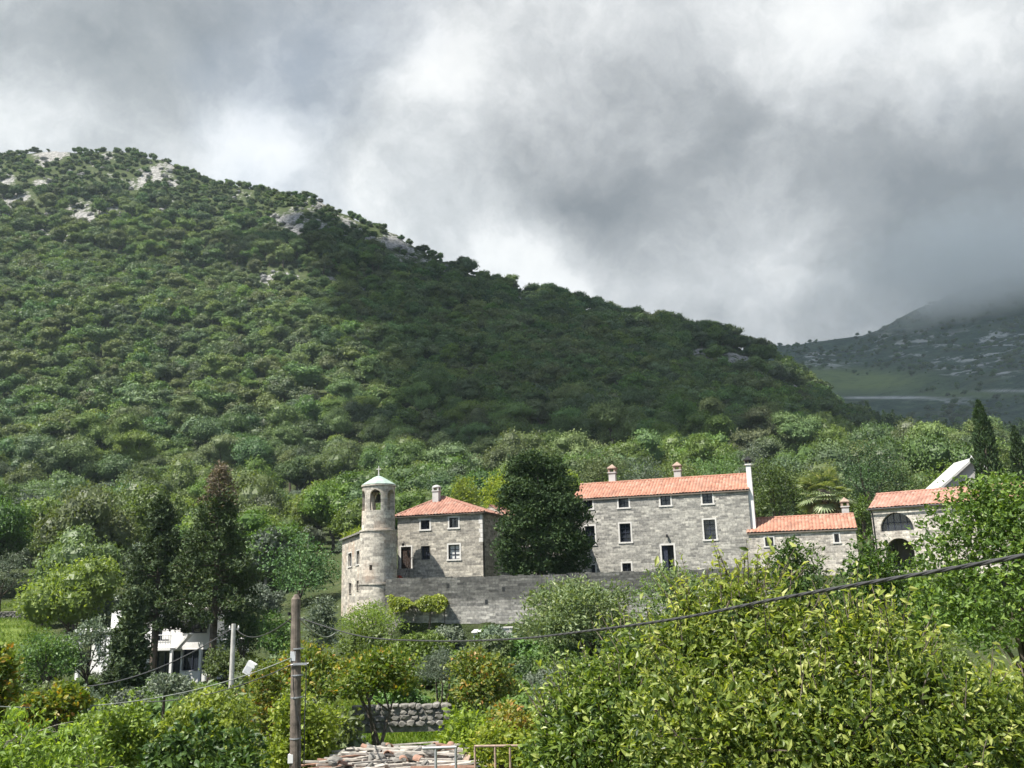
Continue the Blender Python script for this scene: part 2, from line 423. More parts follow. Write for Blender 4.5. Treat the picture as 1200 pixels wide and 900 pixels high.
ROCKS = [(165, 206, 42, 9, 1.1), (205, 192, 26, 8, .8), (110, 250, 45, 14, .9), (65, 278, 38, 14, .9), (20, 243, 24, 12, .9), (330, 332, 34, 18, .85), (285, 322, 24, 8, .7), (350, 268, 34, 22, .9), (402, 262, 24, 18, .62),
         (455, 284, 26, 14, .7), (510, 310, 24, 12, .6), (430, 342, 16, 16, .9), (375, 240, 22, 12, .9), (862, 430, 46, 15, 1.15), (822, 420, 24, 12, .9), (893, 440, 16, 16, 1.0), (925, 468, 20, 12, .9), (1003, 487, 22, 12, 1.0),
         (610, 352, 18, 7, .7), (60, 182, 24, 7, .8), (700, 372, 14, 6, .6), (120, 305, 18, 8, .7), (10, 330, 10, 14, .7), (560, 330, 18, 6, .6), (180, 250, 20, 8, .6), (470, 300, 20, 12, .6)]
_rr = random.Random(14)
for _ in range(46):      # many small outcrops between the trees of the upper slope
    _x = _rr.uniform(-20, 560); _y = np.interp(_x, [r[0] for r in RIDGE], [r[1] for r in RIDGE]) + _rr.uniform(8, 135) * _rr.random() ** .6
    ROCKS.append((_x, _y, _rr.uniform(7, 20), _rr.uniform(4, 9), _rr.uniform(.5, .85)))
def rockiness(x, y, z):
    px, py = project(x, y, z)
    r = 0
    for a, b, rx, ry, s in ROCKS:
        r = np.maximum(r, s * np.exp(-((px - a) / rx) ** 2 - ((py - b) / ry) ** 2))
    r = r * np.clip((y - 250) / 60, 0, 1)
    return r * (.75 + .7 * wav(x, y, z, 9, 3)) + .10 * wav(x, y, z, 22, 3) * (r > .05)

def mat_land():
    n = NT('land'); p = n.pos()
    rock = n.n('ShaderNodeAttribute', attribute_name='rock').outputs['Fac']
    mead = n.n('ShaderNodeAttribute', attribute_name='meadow').outputs['Fac']
    f = n.noise(p, .35, 6, .65); f2 = n.noise(p, 2.3, 6, .65)
    soil = n.ramp(f, [(.3, (.030, .045, .017)), (.55, (.055, .072, .027)), (.78, (.10, .105, .05))])
    gr = n.ramp(f2, [(.25, (.085, .13, .025)), (.5, (.14, .20, .04)), (.75, (.22, .25, .065))])
    rk = n.mix(n.maprange(n.noise(p, .5, 8, .7), .42, .62), (.15, .147, .14), (.36, .352, .34))
    rk = n.mix(n.maprange(f2, .6, .75, 0, .7), rk, (.08, .085, .06))
    c = n.mix(mead, soil, gr)
    c = n.mix(n.maprange(n.math('ADD', rock, n.math('MULTIPLY', n.math('SUBTRACT', f, .5), 1.1)), .33, .46), c, rk)
    return n.finish(c, .95, n.bump(n.math('ADD', f2, n.noise(p, .6, 8, .7)), .8, .5), spec=.15)

def meadow_amount(x, y):
    px = 600 + 1040 * x / y
    m = np.clip(1 - np.abs(y - 34) / 26, 0, 1) * np.clip((px - 300) / 80, 0, 1) * 1.6
    m = np.maximum(m, np.clip(1.3 - np.hypot((px - 5) / 60, (y - 95) / 16), 0, 1))
    return np.clip(m, 0, 1)

def make_ground():
    uu = np.concatenate([np.linspace(-1.5, -.75, 26)[:-1], np.linspace(-.75, .75, 330), np.linspace(.75, 1.5, 26)[1:]])
    yy = np.unique(np.concatenate([np.geomspace(2, 60, 60), np.linspace(60, 90, 100), np.geomspace(90, 900, 230)]))
    U, Y = np.meshgrid(uu, yy); X = U * Y; Z = ground(X, Y)
    R = rockiness(X, Y, Z)
    Z = Z + np.clip(R, 0, 1.2) * 2.2 * wav(X, Y, Z, 5, 3)
    nx, ny = len(uu), len(yy)
    idx = np.arange(nx * ny).reshape(ny, nx)
    q = np.stack([idx[:-1, :-1], idx[:-1, 1:], idx[1:, 1:], idx[1:, :-1]], -1).reshape(-1, 4)
    me = np_mesh('hillside', np.stack([X, Y, Z], -1).reshape(-1, 3), quads=q, mats=[mat_land()], smooth=True)
    a = me.attributes.new('rock', 'FLOAT', 'POINT'); a.data.foreach_set('value', R.ravel().astype(np.float32))
    a = me.attributes.new('meadow', 'FLOAT', 'POINT'); a.data.foreach_set('value', meadow_amount(X, Y).ravel().astype(np.float32))
    tag(link(bpy.data.objects.new('hillside', me)), kind='structure')
    s = 9000
    me = np_mesh('ground', [(-s, -s / 2, -26), (s, -s / 2, -26), (s, s, -26), (-s, s, -26)], quads=[(0, 1, 2, 3)], mats=[mat_simple('far_scrub', (.06, .075, .035), .95, var=.4, scale=.01)])
    tag(link(bpy.data.objects.new('ground', me)), kind='structure')
make_ground()

# ------------------------------------------------------------------ the far mountain whose top is in the cloud
FAR_RIDGE = [(600, 440), (760, 428), (860, 412), (905, 406), (960, 398), (1010, 390), (1060, 372), (1110, 352), (1150, 338), (1200, 326), (1260, 310), (1350, 296), (1500, 290), (1700, 300)]
FR = np.array([slope(a, b) for a, b in FAR_RIDGE])
def far_ground(u, t):
    s1 = np.interp(u, FR[:, 0], FR[:, 1]); d = 760 + 1150 * t
    s0 = slope(1000, 545)[1]
    s = s0 + (s1 - s0) * (t ** .8)
    x = u * d; z = d * s + 22 * np.clip(t * 3, 0, 1) * wav(x, d, 0 * x, 220, 4)
    return x, d, z
def make_mountain():
    uu = np.linspace(-.05, 1.15, 420); tt = np.concatenate([np.linspace(0, 1, 280), np.linspace(1.02, 1.5, 12)])
    U, T = np.meshgrid(uu, tt); X, D, Z = far_ground(U, np.minimum(T, 1))
    D2 = 760 + 1150 * T; X = U * D2; Z = np.where(T > 1, Z - (T - 1) * 900, Z); D = D2
    px, py = project(X, D, Z)
    def g(a, b, rx, ry): return np.exp(-((px - a) / rx) ** 2 - ((py - b) / ry) ** 2)
    mead = np.clip(g(1000, 447, 85, 13) * 1.3 + g(940, 440, 40, 10) + g(1140, 462, 60, 5) * .6, 0, 1)
    road = np.clip(g(1052, 466, 40, 1.3) * 1.5 + .8 * g(1000, 466, 20, 1.2) + .8 * g(1180, 458, 30, 1.4) + .5 * g(1110, 470, 34, 6) * (wav(X, D, Z, 22, 2) > .1), 0, 1)
    rock = np.clip(1.3 * g(960, 420, 40, 10) + g(1120, 412, 60, 16) + g(1180, 400, 40, 22) + g(1150, 436, 46, 7) + .6 * g(1060, 400, 50, 14), 0, 1)
    nx, ny = len(uu), len(tt); idx = np.arange(nx * ny).reshape(ny, nx)
    q = np.stack([idx[:-1, :-1], idx[:-1, 1:], idx[1:, 1:], idx[1:, :-1]], -1).reshape(-1, 4)
    n = NT('mountainside'); p = n.pos()
    f = n.noise(p, .045, 8, .7); f2 = n.noise(p, .012, 5, .6)
    c = n.ramp(f, [(.35, (.02, .042, .032)), (.5, (.04, .07, .05)), (.68, (.085, .125, .08))])
    c = n.mix(n.maprange(f2, .5, .7, 0, .6), c, (.10, .115, .06))
    at_ = lambda k: n.n('ShaderNodeAttribute', attribute_name=k).outputs['Fac']
    c = n.mix(n.math('MULTIPLY', at_('meadow'), n.maprange(f, .3, .5, .5, 1)), c, (.15, .20, .07))
    c = n.mix(n.math('MULTIPLY', n.maprange(at_('rock'), .1, .7), n.maprange(n.noise(p, .022, 10, .72), .53, .60)), c, (.42, .42, .41)); c = n.mix(n.math('MULTIPLY', at_('road'), n.maprange(f, .3, .5, .3, 1)), c, (.46, .46, .45))
    mt = n.finish(c, .95, n.bump(f, 1.0, 9.0), spec=.1)
    me = np_mesh('mountain', np.stack([X, D, Z], -1).reshape(-1, 3), quads=q, mats=[mt], smooth=True)
    for k, v in (('meadow', mead), ('rock', rock), ('road', road)):
        a = me.attributes.new(k, 'FLOAT', 'POINT'); a.data.foreach_set('value', v.ravel().astype(np.float32))
    tag(link(bpy.data.objects.new('mountain', me)), kind='structure')
make_mountain()

# ------------------------------------------------------------------ buildings
class Facade:
    """vertical plane through two photo points of one level line; local x along it, y into the building, z up"""
    def __init__(s, pl, pr, dr, rot=None):
        sr = slope(*pr)[1]; sl = slope(*pl)[1]
        dl = dr * sr / sl
        A = at(pl[0], pl[1], dl); B = at(pr[0], pr[1], dr)
        s.setup(A, B)
    def setup(s, A, B):
        s.A = Vector((A.x, A.y, 0)); t = Vector((B.x - A.x, B.y - A.y, 0)); s.w = t.length; s.t = t.normalized()
        s.n = Vector((-s.t.y, s.t.x, 0)); s.rot = math.atan2(s.t.y, s.t.x); s.z = A.z
    def loc(s, px, py, v=0.0):
        D = at(px, py, 1.0); k = (s.A.dot(s.n) + v) / D.dot(s.n)
        p = D * k; q = p - s.A
        return q.dot(s.t), p.z
    def rect(s, r):
        x0, y0, x1, y1 = r; xc, yc = (x0 + x1) / 2, (y0 + y1) / 2
        return s.loc(x0, yc)[0], s.loc(x1, yc)[0], s.loc(xc, y1)[1], s.loc(xc, y0)[1]

def pierced_wall(mb, u0, u1, z0, z1, holes, th=.45, y0=0.0):
    us = sorted({u0, u1, *[h[0] for h in holes], *[h[1] for h in holes]}); zs = sorted({z0, z1, *[h[2] for h in holes], *[h[3] for h in holes]})
    us = [u for u in us if u0 <= u <= u1]; zs = [z for z in zs if z0 <= z <= z1]
    for a, b in zip(us, us[1:]):
        for c, d in zip(zs, zs[1:]):
            um, zm = (a + b) / 2, (c + d) / 2
            if any(h[0] < um < h[1] and h[2] < zm < h[3] for h in holes): continue
            for y, o in ((y0, 0), (y0 + th, 1)):
                q = [(a, y, c), (b, y, c), (b, y, d), (a, y, d)]
                mb.add(q if not o else q[::-1], [(0, 1, 2, 3)])
    for h in holes:
        a, b, c, d = h
        mb.add([(a, y0, c), (b, y0, c), (b, y0, d), (a, y0, d), (a, y0 + th, c), (b, y0 + th, c), (b, y0 + th, d), (a, y0 + th, d)],
               [(0, 4, 5, 1), (1, 5, 6, 2), (2, 6, 7, 3), (3, 7, 4, 0)])

def ring(mb, h, t, y0, y1, bottom=True):
    """flat surround of width t around hole h"""
    a, b, c, d = h
    mb.box(a - t, a, y0, y1, c, d); mb.box(b, b + t, y0, y1, c, d); mb.box(a - t, b + t, y0, y1, d, d + t)
    if bottom: mb.box(a - t - .05, b + t + .05, y0 - .04, y1, c - t, c)

def window(root, h, nx=2, ny=2, surround=.14, sash='sash', glass='glass', label=None, inset=.22, trim='trim'):
    f = MB(); ring(f, h, surround, -.03, .12)
    w = f.build('window', M[trim], root)
    if label: tag(w, label)
    a, b, c, d = h; s = MB(); k = .055
    s.box(a, a + k, inset, inset + .07, c, d); s.box(b - k, b, inset, inset + .07, c, d); s.box(a + k, b - k, inset, inset + .07, c, c + k); s.box(a + k, b - k, inset, inset + .07, d - k, d)
    for i in range(1, nx):
        u = a + (b - a) * i / nx; s.box(u - .03, u + .03, inset + .005, inset + .065, c + k, d - k)
    for i in range(1, ny):
        z = c + (d - c) * i / ny; s.box(a + k, b - k, inset + .012, inset + .058, z - .022, z + .022)
    s.build('sash', M[sash], w)
    MB().box(a + .01, b - .01, inset + .075, inset + .09, c + .01, d - .01).build('pane', M[glass], w)
    return w

def tile_roof(name, parent, mat, O, U, S, u0, u1, lo, hi, period=.30, course=.42, amp=.075):
    """corrugated tile sheet: O origin, U along the eave, S up the slope; lo(u), hi(u) bound it"""
    U = Vector(U).normalized(); S = Vector(S).normalized(); N = U.cross(S).normalized(); O = Vector(O)
    if N.z < 0: N = -N
    us = np.arange(u0, u1 + 1e-6, period / 6); vs, uv, quads = [], [], []
    smax = max(hi(u) for u in us)
    ks = np.arange(0, smax + course, course / 3)
    nr = len(ks)
    for u in us:
        l, h = lo(u), hi(u)
        for k in ks:
            s = min(max(k, l), h); ph = (u / period) % 1.0
            step = .03 * (1 - (s / course) % 1.0)
            hh = amp * abs(math.sin(math.pi * ph)) + step
            wob = .012 * math.sin(u * 3.1 + s * 2.3) + .01 * math.sin(u * .7 + s * 5)
            vs.append(O + U * u + S * s + N * (hh + wob)); uv.append((u / period, s / course))
    fs = []
    for i in range(len(us) - 1):
        for j in range(nr - 1):
            a, b, c, d = i * nr + j, (i + 1) * nr + j, (i + 1) * nr + j + 1, i * nr + j + 1
            if (vs[a] - vs[d]).length < 1e-5 and (vs[b] - vs[c]).length < 1e-5: continue
            fs.append((a, b, c, d))
    me = bpy.data.meshes.new(name); me.from_pydata(vs, [], fs); me.materials.append(mat)
    l = me.uv_layers.new(name='UVMap')
    for p in me.polygons:
        for li in p.loop_indices: l.data[li].uv = uv[me.loops[li].vertex_index]
    return link(bpy.data.objects.new(name, me), parent)

def ridge_tiles(parent, a, b, mat, r=.12, name='ridge_cap'):
    a, b = Vector(a), Vector(b); n = max(2, int((b - a).length / .4)); pts, rad = [], []
    for i in range(n):
        p = a.lerp(b, i / n); q = a.lerp(b, (i + .97) / n); pts += [p, q]; rad += [r * 1.12, r * .9]
    m = MB().tube(pts, rad, 8)
    return m.build(name, mat, parent)

def gable_roof(root, w, dep, ze, zr, mat, over=.28, name='roof', gables=True, wallmat=None):
    """ridge parallel to the facade; returns the front sheet"""
    run = dep / 2; sl = math.hypot(run, zr - ze); S = Vector((0, run, zr - ze)).normalized()
    k = over / run * (zr - ze)
    r = tile_roof(name, root, mat, (-over, -over, ze - k + .05), (1, 0, 0), S, 0, w + 2 * over, lambda u: 0, lambda u: sl + over * sl / run)
    S2 = Vector((0, -run, zr - ze)).normalized()
    b = MB(); zz = .05
    b.add([(-over, dep + over, ze - k + zz), (w + over, dep + over, ze - k + zz), (w + over, run, zr + zz), (-over, run, zr + zz)], [(0, 1, 2, 3)])
    b.build('roof_back', mat, r)
    e = MB()    # boarded underside of both slopes
    for s, y in ((1, -over), (-1, dep + over)):
        e.add([(-over + .02, y, ze - k), (w + over - .02, y, ze - k), (w + over - .02, run, zr), (-over + .02, run, zr), (-over + .02, y, ze - k - .09), (w + over - .02, y, ze - k - .09), (w + over - .02, run, zr - .09), (-over + .02, run, zr - .09)],
              [(0, 1, 2, 3), (4, 5, 6, 7), (0, 1, 5, 4), (0, 3, 7, 4), (1, 2, 6, 5)])
    e.build('eaves', M['eave'], r)
    ridge_tiles(r, (-over, run, zr + .08), (w + over, run, zr + .08), mat)
    return r

def chimney(root, x, y, z0, z1, w=.62, mat='plaster_grey', capmat='cap', pointed=True):
    m = MB(); m.box(x - w / 2, x + w / 2, y - w / 2, y + w / 2, z0, z1); m.box(x - w * .62, x + w * .62, y - w * .62, y + w * .62, z1, z1 + .1)
    c = m.build('chimney', M[mat], root)
    k = MB(); h = .34
    for sx in (-1, 1):
        for sy in (-1, 1): k.box(x + sx * w * .42 - .09, x + sx * w * .42 + .09, y + sy * w * .42 - .09, y + sy * w * .42 + .09, z1 + .1, z1 + .1 + h)
    z2 = z1 + .1 + h; q = w * .68
    k.box(x - q, x + q, y - q, y + q, z2, z2 + .08)
    top = z2 + (.48 if pointed else .26)
    k.add([(x - q, y - q, z2 + .08), (x + q, y - q, z2 + .08), (x + q, y + q, z2 + .08), (x - q, y + q, z2 + .08), (x, y, top)], [(0, 1, 4), (1, 2, 4), (2, 3, 4), (3, 0, 4)])
    k.build('chimney_cap', M[capmat], c)
    return c

def box_walls(mb, w, dep, z0, z1, back_gable=None):
    """left, right and back wall"""
    mb.box(0, .45, .45, dep, z0, z1); mb.box(w - .45, w, .45, dep, z0, z1); mb.box(.45, w - .45, dep - .45, dep, z0, z1)

# --- the long three storey building
def long_building():
    f = Facade((672, 585.5), (876, 573.5), 80.5)
    LBF['f'] = f; w, ze = f.w, f.z; dep = 7.5
    root = thing('stone_building', 'long three-storey grey stone building with orange tile roof, three chimneys and white window surrounds', 'building', f.A, f.rot)
    z0 = .1; S = .15
    def inner(r, s=S):
        a, b, c, d = f.rect(r); return (a + s, b - s, c + s, d - s)
    top = [(682, 583, 696, 598), (723, 581, 738.5, 596.5), (772, 578, 787.5, 594), (821, 576, 836.7, 592)]
    mid = [(684, 614.5, 699, 640), (724.5, 611.5, 741, 637), (823, 607, 840.6, 634)]
    low = [(686.7, 660, 699.5, 674), (727.5, 658, 741.5, 672)]
    H = [(inner(r), 2, 2 if i < 3 else 3) for i, r in enumerate(top)] + [(inner(r), 2, 4) for r in mid] + [(inner(r), 2, 3) for r in low]
    a, b, c, d = f.rect((774, 637, 792, 668)); door = (a + S, b - S, .4, d - S)
    extra = (f.loc(676, 600)[0] - .25,)
    body = MB(); pierced_wall(body, 0, w, z0, ze, [h[0] for h in H] + [door]); box_walls(body, w, dep, z0, ze)
    zr = f.loc(770, 563, dep / 2)[1]
    for x0, x1 in ((0, .45), (w - .45, w)):
        body.add([(x0, 0, ze), (x0, dep, ze), (x0, dep / 2, zr), (x1, 0, ze), (x1, dep, ze), (x1, dep / 2, zr)], [(0, 1, 2), (3, 5, 4), (0, 2, 5, 3), (1, 4, 5, 2)])
    body.box(.45, w - .45, .45, dep - .45, z0, z0 + .1)
    body.box(.5, w - .5, 1.2, 1.3, z0 + .1, ze - .05)                       # cross wall behind the windows
    body.build('wall', M['stone'], root)
    for h, nx, ny in H: window(root, h, nx, ny)
    fr = MB(); ring(fr, door, .16, -.03, .12, False); fr.box(door[0] - .3, door[1] + .3, -.35, .0, .25, .4)
    dr = fr.build('doorway', M['trim'], root)
    MB().box(door[0], door[0] + (door[1] - door[0]) * .46, .2, .26, .41, door[3]).build('door_leaf', M['sash'], dr)
    MB().box(door[0], door[1], .55, .6, .41, door[3]).build('doorway_backing', M['canvas_and_holes'], dr)  # plain dark sheet closing the doorway behind the half leaf
    gable_roof(root, w, dep, ze, zr, M['tiles'], over=.16)
    sp = MB()                                                             # old soot stain ring and lamp between the upper windows
    u, z = f.loc(782, 627); sp.tube([(u, .0, z), (u, -.22, z + .04)], .05, 8); sp.box(u - .09, u + .09, -.30, -.12, z - .22, z + .02)
    sp.build('wall_lamp', M['iron'], root)
    # chimneys on the ridge
    for px, py in ((716.5, 549), (793, 546)):
        u, z = f.loc(px, py, dep / 2); chimney(root, u, dep / 2 + .35, zr - .5, z - .45, .66)
    # tall white chimney that runs down the right hand gable
    u, z = f.loc(867.5, 540, .8)
    m = MB(); m.box(w + .002, w + .42, .25, 1.15, z0, z - .5); m.box(w - .08, w + .5, .15, 1.25, z - .5, z - .4)
    c = m.build('chimney_breast', M['plaster'], root); tag(c, 'tall white plastered chimney running down the right gable')
    k = MB()
    for sx in (w - .02, w + .3):
        for sy in (.22, 1.0): k.box(sx, sx + .14, sy, sy + .18, z - .4, z - .08)
    k.box(w - .12, w + .54, .11, 1.29, z - .08, z)
    k.add([(w - .12, .11, z), (w + .54, .11, z), (w + .54, 1.29, z), (w - .12, 1.29, z), (w + .21, .7, z + .38)], [(0, 1, 4), (1, 2, 4), (2, 3, 4), (3, 0, 4)])
    k.build('chimney_cap', M['iron'], c)
    return f
LBF = {}
long_building()

# --- the small hip roofed house beside the tower
def stone_house():
    f = Facade((466, 606), (565, 600.5), 79.0)
    w, ze = f.w, f.z; dep = 6.2
    root = thing('stone_house', 'square two-storey stone house with hipped red tile roof and slim chimney beside the round tower', 'house', f.A, f.rot)
    z0 = .1; S = .13
    def inner(r):
        a, b, c, d = f.rect(r); return (a + S, b - S, c + S, d - S)
    wins = [((491.5, 608, 505, 622), 2, 2), ((525, 605, 538.7, 620), 2, 1), ((492, 638, 505.5, 657.5), 2, 3), ((524, 636.5, 540.3, 657), 2, 3)]
    H = [(inner(r), nx, ny) for r, nx, ny in wins]
    a, b, c, d = f.rect((468.5, 639.5, 483, 666.5)); door = (a + .12, b - .1, c, d - .1); LBF['door'] = (f, door)
    body = MB(); pierced_wall(body, 0, w, z0, ze, [h[0] for h in H] + [door]); box_walls(body, w, dep, z0, ze)
    body.box(.5, w - .5, 1.2, 1.3, z0, ze - .05)
    # rear wing, a little wider to the right
    body.box(w - 3.6, w + .9, dep + .003, dep + 4.4, z0, ze - .35)
    body.build('wall', M['stone_house'], root)
    q = MB()
    for i in range(16):                                                    # white quoins on the right hand corner
        z = ze - .2 - i * .4; l = .34 if i % 2 else .2
        if i < 6: q.box(w - l, w + .012, -.012, .3, z - .36, z)
    q.build('quoin', M['trim'], root)
    for i, (h, nx, ny) in enumerate(H): window(root, h, nx, ny, surround=.13 if i != 2 else .06, label='window with a thin dark frame and no white surround' if i == 2 else None, glass='curtain' if i == 3 else 'glass', trim='trim' if i != 2 else 'stone_house')
    fr = MB(); ring(fr, door, .13, -.03, .1, False); d_ = fr.build('doorway', M['trim'], root)
    lf = MB(); lf.box(door[0], door[1], .14, .2, door[2], door[3])
    for i in range(5):
        u = door[0] + (door[1] - door[0]) * (i + .5) / 5; lf.box(u - .012, u + .012, .128, .14, door[2] + .05, door[3] - .05)
    lf.build('door_leaf', M['door_wood'], d_)
    lp = MB(); u, z = f.loc(474, 637); lp.tube([(u, 0, z + .1), (u, -.25, z + .16), (u, -.3, z + .05)], .025, 6); lp.lathe([(.02, z + .06), (.13, z - .02), (.1, z - .2), (.03, z - .24)], 10, (u, -.3))
    lp.build('wall_lamp', M['iron'], root)
    # steps with a rail down to the terrace
    st = MB(); n = 5; zt = door[2]
    for i in range(n):
        st.box(door[0] - .25, door[1] + .25, -.5 - .32 * (i + 1), -.5 - .32 * i if i else -.003, .36, zt - (zt - .4) * i / n)
    s_ = st.build('steps', M['stone_house'], root)
    rl = MB()
    x = door[1] + .3
    for y, zz in ((-.1, zt), (-1.1, zt - (zt - .4) * .5), (-2.0, .4)): rl.tube([(x, y, zz - .1), (x, y, zz + .95)], .025, 6)
    rl.tube([(x, -.1, zt + .95), (x, -.55, zt + .95), (x, -2.0, 1.35)], .025, 6)
    rl.build('handrail', M['iron'], s_)
    # hipped roof
    zr = f.loc(519, 582.5, dep / 2)[1]; ov = .3
    ap = Vector((f.loc(519, 582.5, dep / 2)[0], dep / 2, zr)); W = w + 2 * ov; k = .0
    ze2 = ze - .02
    O = Vector((-ov, -ov, ze2 + .03)); S_ = Vector((0, ap.y + ov, zr - ze2)); sl = S_.length; au = ap.x + ov
    r = tile_roof('roof', root, M['tiles_old'], O, (1, 0, 0), S_, 0, W, lambda u: 0, lambda u: sl * max(0, min(u / au, (W - u) / (W - au))))
    D = dep + 2 * ov; av = ap.y + ov
    S2 = Vector((ap.x - (w + ov), 0, zr - ze2)); sl2 = S2.length
    tile_roof('hip_face', r, M['tiles_old'], (w + ov, -ov, ze2 + .03), (0, 1, 0), S2, 0, D, lambda u: 0, lambda u: sl2 * max(0, min(u / av, (D - u) / (D - av))))
    S3 = Vector((ap.x + ov, 0, zr - ze2)); sl3 = S3.length
    tile_roof('hip_face', r, M['tiles_old'], (-ov, dep + ov, ze2 + .03), (0, -1, 0), S3, 0, D, lambda u: 0, lambda u: sl3 * max(0, min(u / (D - av), (D - u) / av)))
    b = MB(); b.add([(-ov, dep + ov, ze2 + .03), (w + ov, dep + ov, ze2 + .03), tuple(ap + Vector((0, 0, .03)))], [(0, 1, 2)]); b.build('hip_face', M['tiles_old'], r)
    ev = MB(); ev.box(-ov + .02, w + ov - .02, -ov + .02, dep + ov - .02, ze2 - .06, ze2 + .02); ev.build('eaves', M['eave'], r)
    for cx, cy in ((-ov, -ov), (w + ov, -ov), (-ov, dep + ov), (w + ov, dep + ov)): ridge_tiles(r, (cx, cy, ze2 + .08), ap + Vector((0, 0, .07)), M['tiles_old'], .1)
    # rear wing roof: its eave on the right, ridge along the wing
    y0, y1 = dep - .1, dep + 4.7; xe = w + 1.2; xr = w - 1.3; ze3 = ze - .4; zr3 = ze3 + 1.45
    S4 = Vector((xr - xe, 0, zr3 - ze3)); sl4 = S4.length
    r2 = tile_roof('wing_roof', root, M['tiles_old'], (xe, y0 - .2, ze3 + .05), (0, 1, 0), S4, 0, y1 - y0, lambda u: 0, lambda u: sl4)
    S5 = Vector((xe - 5.0 - xr, 0, ze3 - zr3)); 
    b = MB(); b.add([(xr, y0 - .2, zr3), (xr, y1 - .2, zr3), (xr - 2.5, y1 - .2, ze3), (xr - 2.5, y0 - .2, ze3), (xe, y0 - .2, ze3), (xe, y1 - .2, ze3)], [(0, 1, 2, 3), (0, 4, 5, 1), (0, 3, 4), (1, 5, 2)])
    b.build('wing_gable', M['stone_house'], r2)
    ridge_tiles(r2, (xr, y0 - .2, zr3 + .08), (xr, y1 - .2, zr3 + .08), M['tiles_old'])
    u, z = f.loc(511.5, 570.5, dep / 2 - .8); base = ze + 1.0
    m = MB(); yy = dep / 2 - .8; cw = .6
    m.box(u - cw / 2, u + cw / 2, yy - cw / 2, yy + cw / 2, base, z - .45); m.box(u - .36, u + .36, yy - .36, yy + .36, z - .45, z - .36)
    c = m.build('chimney', M['plaster_grey'], root)
    kx = MB()
    for sx in (-1, 1):
        for sy in (-1, 1): kx.box(u + sx * .24 - .07, u + sx * .24 + .07, yy + sy * .24 - .07, yy + sy * .24 + .07, z - .36, z - .1)
    kx.lathe([(.42, z - .1), (.42, z - .02), (.3, z + .1), (.1, z + .17), (0, z + .18)], 14, (u, yy)); kx.build('chimney_cap', M['plaster_grey'], c)
stone_house()

# --- round bell tower
def bell_tower():
    d = 77.5; p = at(443.3, 640, d); cx, cy = p.x, p.y
    root = thing('bell_tower', 'round pale stone bell tower with arched openings and green copper cone roof', 'tower', (cx, cy, 0))
    def z(py, dd=None): return at(443, py, dd or d - 1.4)[2]
    def rad(px0, px1): return (px1 - px0) / 2 / F * d / (CP - (450 - 600) / F * SP) * 1.0
    sc = d / F / 1.02
    r0, r1, r2 = 22.2 * sc, 21.6 * sc, 19.6 * sc
    zb, zs, zt = -4.0, z(621), z(567.5)
    o = MB().lathe([(r0 * 1.02, zb), (r0, z(684)), (r1, zs), (r2, zs + .02), (r2 * .985, zt)], 72)
    me = o.mesh('wall', None)
    cut = []
    c = MB().lathe([(r2 - .42, z(600) - .4), (r2 - .42, zt - .35)], 48); cut.append(c.mesh('c', None))
    # view direction to tower is almost straight ahead: openings at angles round the drum
    za0, za1 = z(597.5), z(573.2)
    for ang in (-93, -30, 28, 90, 150, -155):
        ww = .46; hh = za1 - za0; poly = [(-ww, za0), (ww, za0), (ww, za1 - ww)] + [(ww * math.cos(a), za1 - ww + ww * math.sin(a)) for a in np.linspace(.25, math.pi - .25, 9)] + [(-ww, za1 - ww)]
        q = MB().prism(poly, -.9, .9); R = Matrix.Rotation(math.radians(ang + 90), 4, 'Z')
        T = Matrix.Translation((math.cos(math.radians(ang)) * r2, math.sin(math.radians(ang)) * r2, 0))
        q.v = [tuple(T @ R @ Vector(v)) for v in q.v]; cut.append(q.mesh('c', None))
    for px, py, a in ((438, 665, None),):
        ang = math.radians(-104); q = MB().box(-.13, .13, -.5, .5, z(668), z(662)); T = Matrix.Translation((math.cos(ang) * r0, math.sin(ang) * r0, 0)); R = Matrix.Rotation(ang + math.pi / 2, 4, 'Z')
        q.v = [tuple(T @ R @ Vector(v)) for v in q.v]; cut.append(q.mesh('c', None))
    w = boolean(me, cut, 'wall', M['stone_tower'], 'cyl')
    link(bpy.data.objects.new('wall', w), root)
    for zz, rr in ((zs, r1), (z(684), r0), (zt, r2)):
        s = MB(); s.lathe([(rr - .05, zz - .1), (rr + .07, zz - .08), (rr + .07, zz + .04), (rr - .05, zz + .06)], 64)
        s.build('string_course', M['stone_tower'], root, uv='cyl')
    MB().lathe([(r2 - .43, z(600) - .3), (r2 - .43, z(600) - .25)], 32).build('belfry_floor', M['concrete'], root)
    # copper roof with a cross
    ztop = at(443, 557.5, d)[2]; R = 20.6 * sc
    rf = MB(); n = 12
    rf.lathe([(R, zt + .06), (R * 1.0, zt + .1), (R * .62, zt + (ztop - zt) * .5), (R * .25, zt + (ztop - zt) * .86), (.07, ztop), (0, ztop)], 12); ro = rf.build('roof', M['copper'], root)
    ztip = at(443, 546, d)[2]; cr = MB(); cr.tube([(0, 0, ztop - .1), (0, 0, ztip)], [.06, .035], 8); cr.lathe([(.0, ztop + .02), (.1, ztop + .1), (0, ztop + .18)], 10)
    cr.box(-.2, .2, -.03, .03, ztip - .32, ztip - .25); cr.build('cross', M['trim'], ro)
    zb2 = za1 - .25
    bl = MB(); bl.lathe([(.36, zb2 - .75), (.34, zb2 - .68), (.24, zb2 - .4), (.18, zb2 - .12), (.08, zb2 - .02), (0, zb2)], 20); bl.tube([(0, 0, zb2 - .05), (0, 0, zb2 + .25)], .03, 6); bl.bar((-r2 + .4, 0, zb2 + .2), (r2 - .4, 0, zb2 + .2), .12)
    bl.build('bell', M['bronze'], root)
bell_tower()

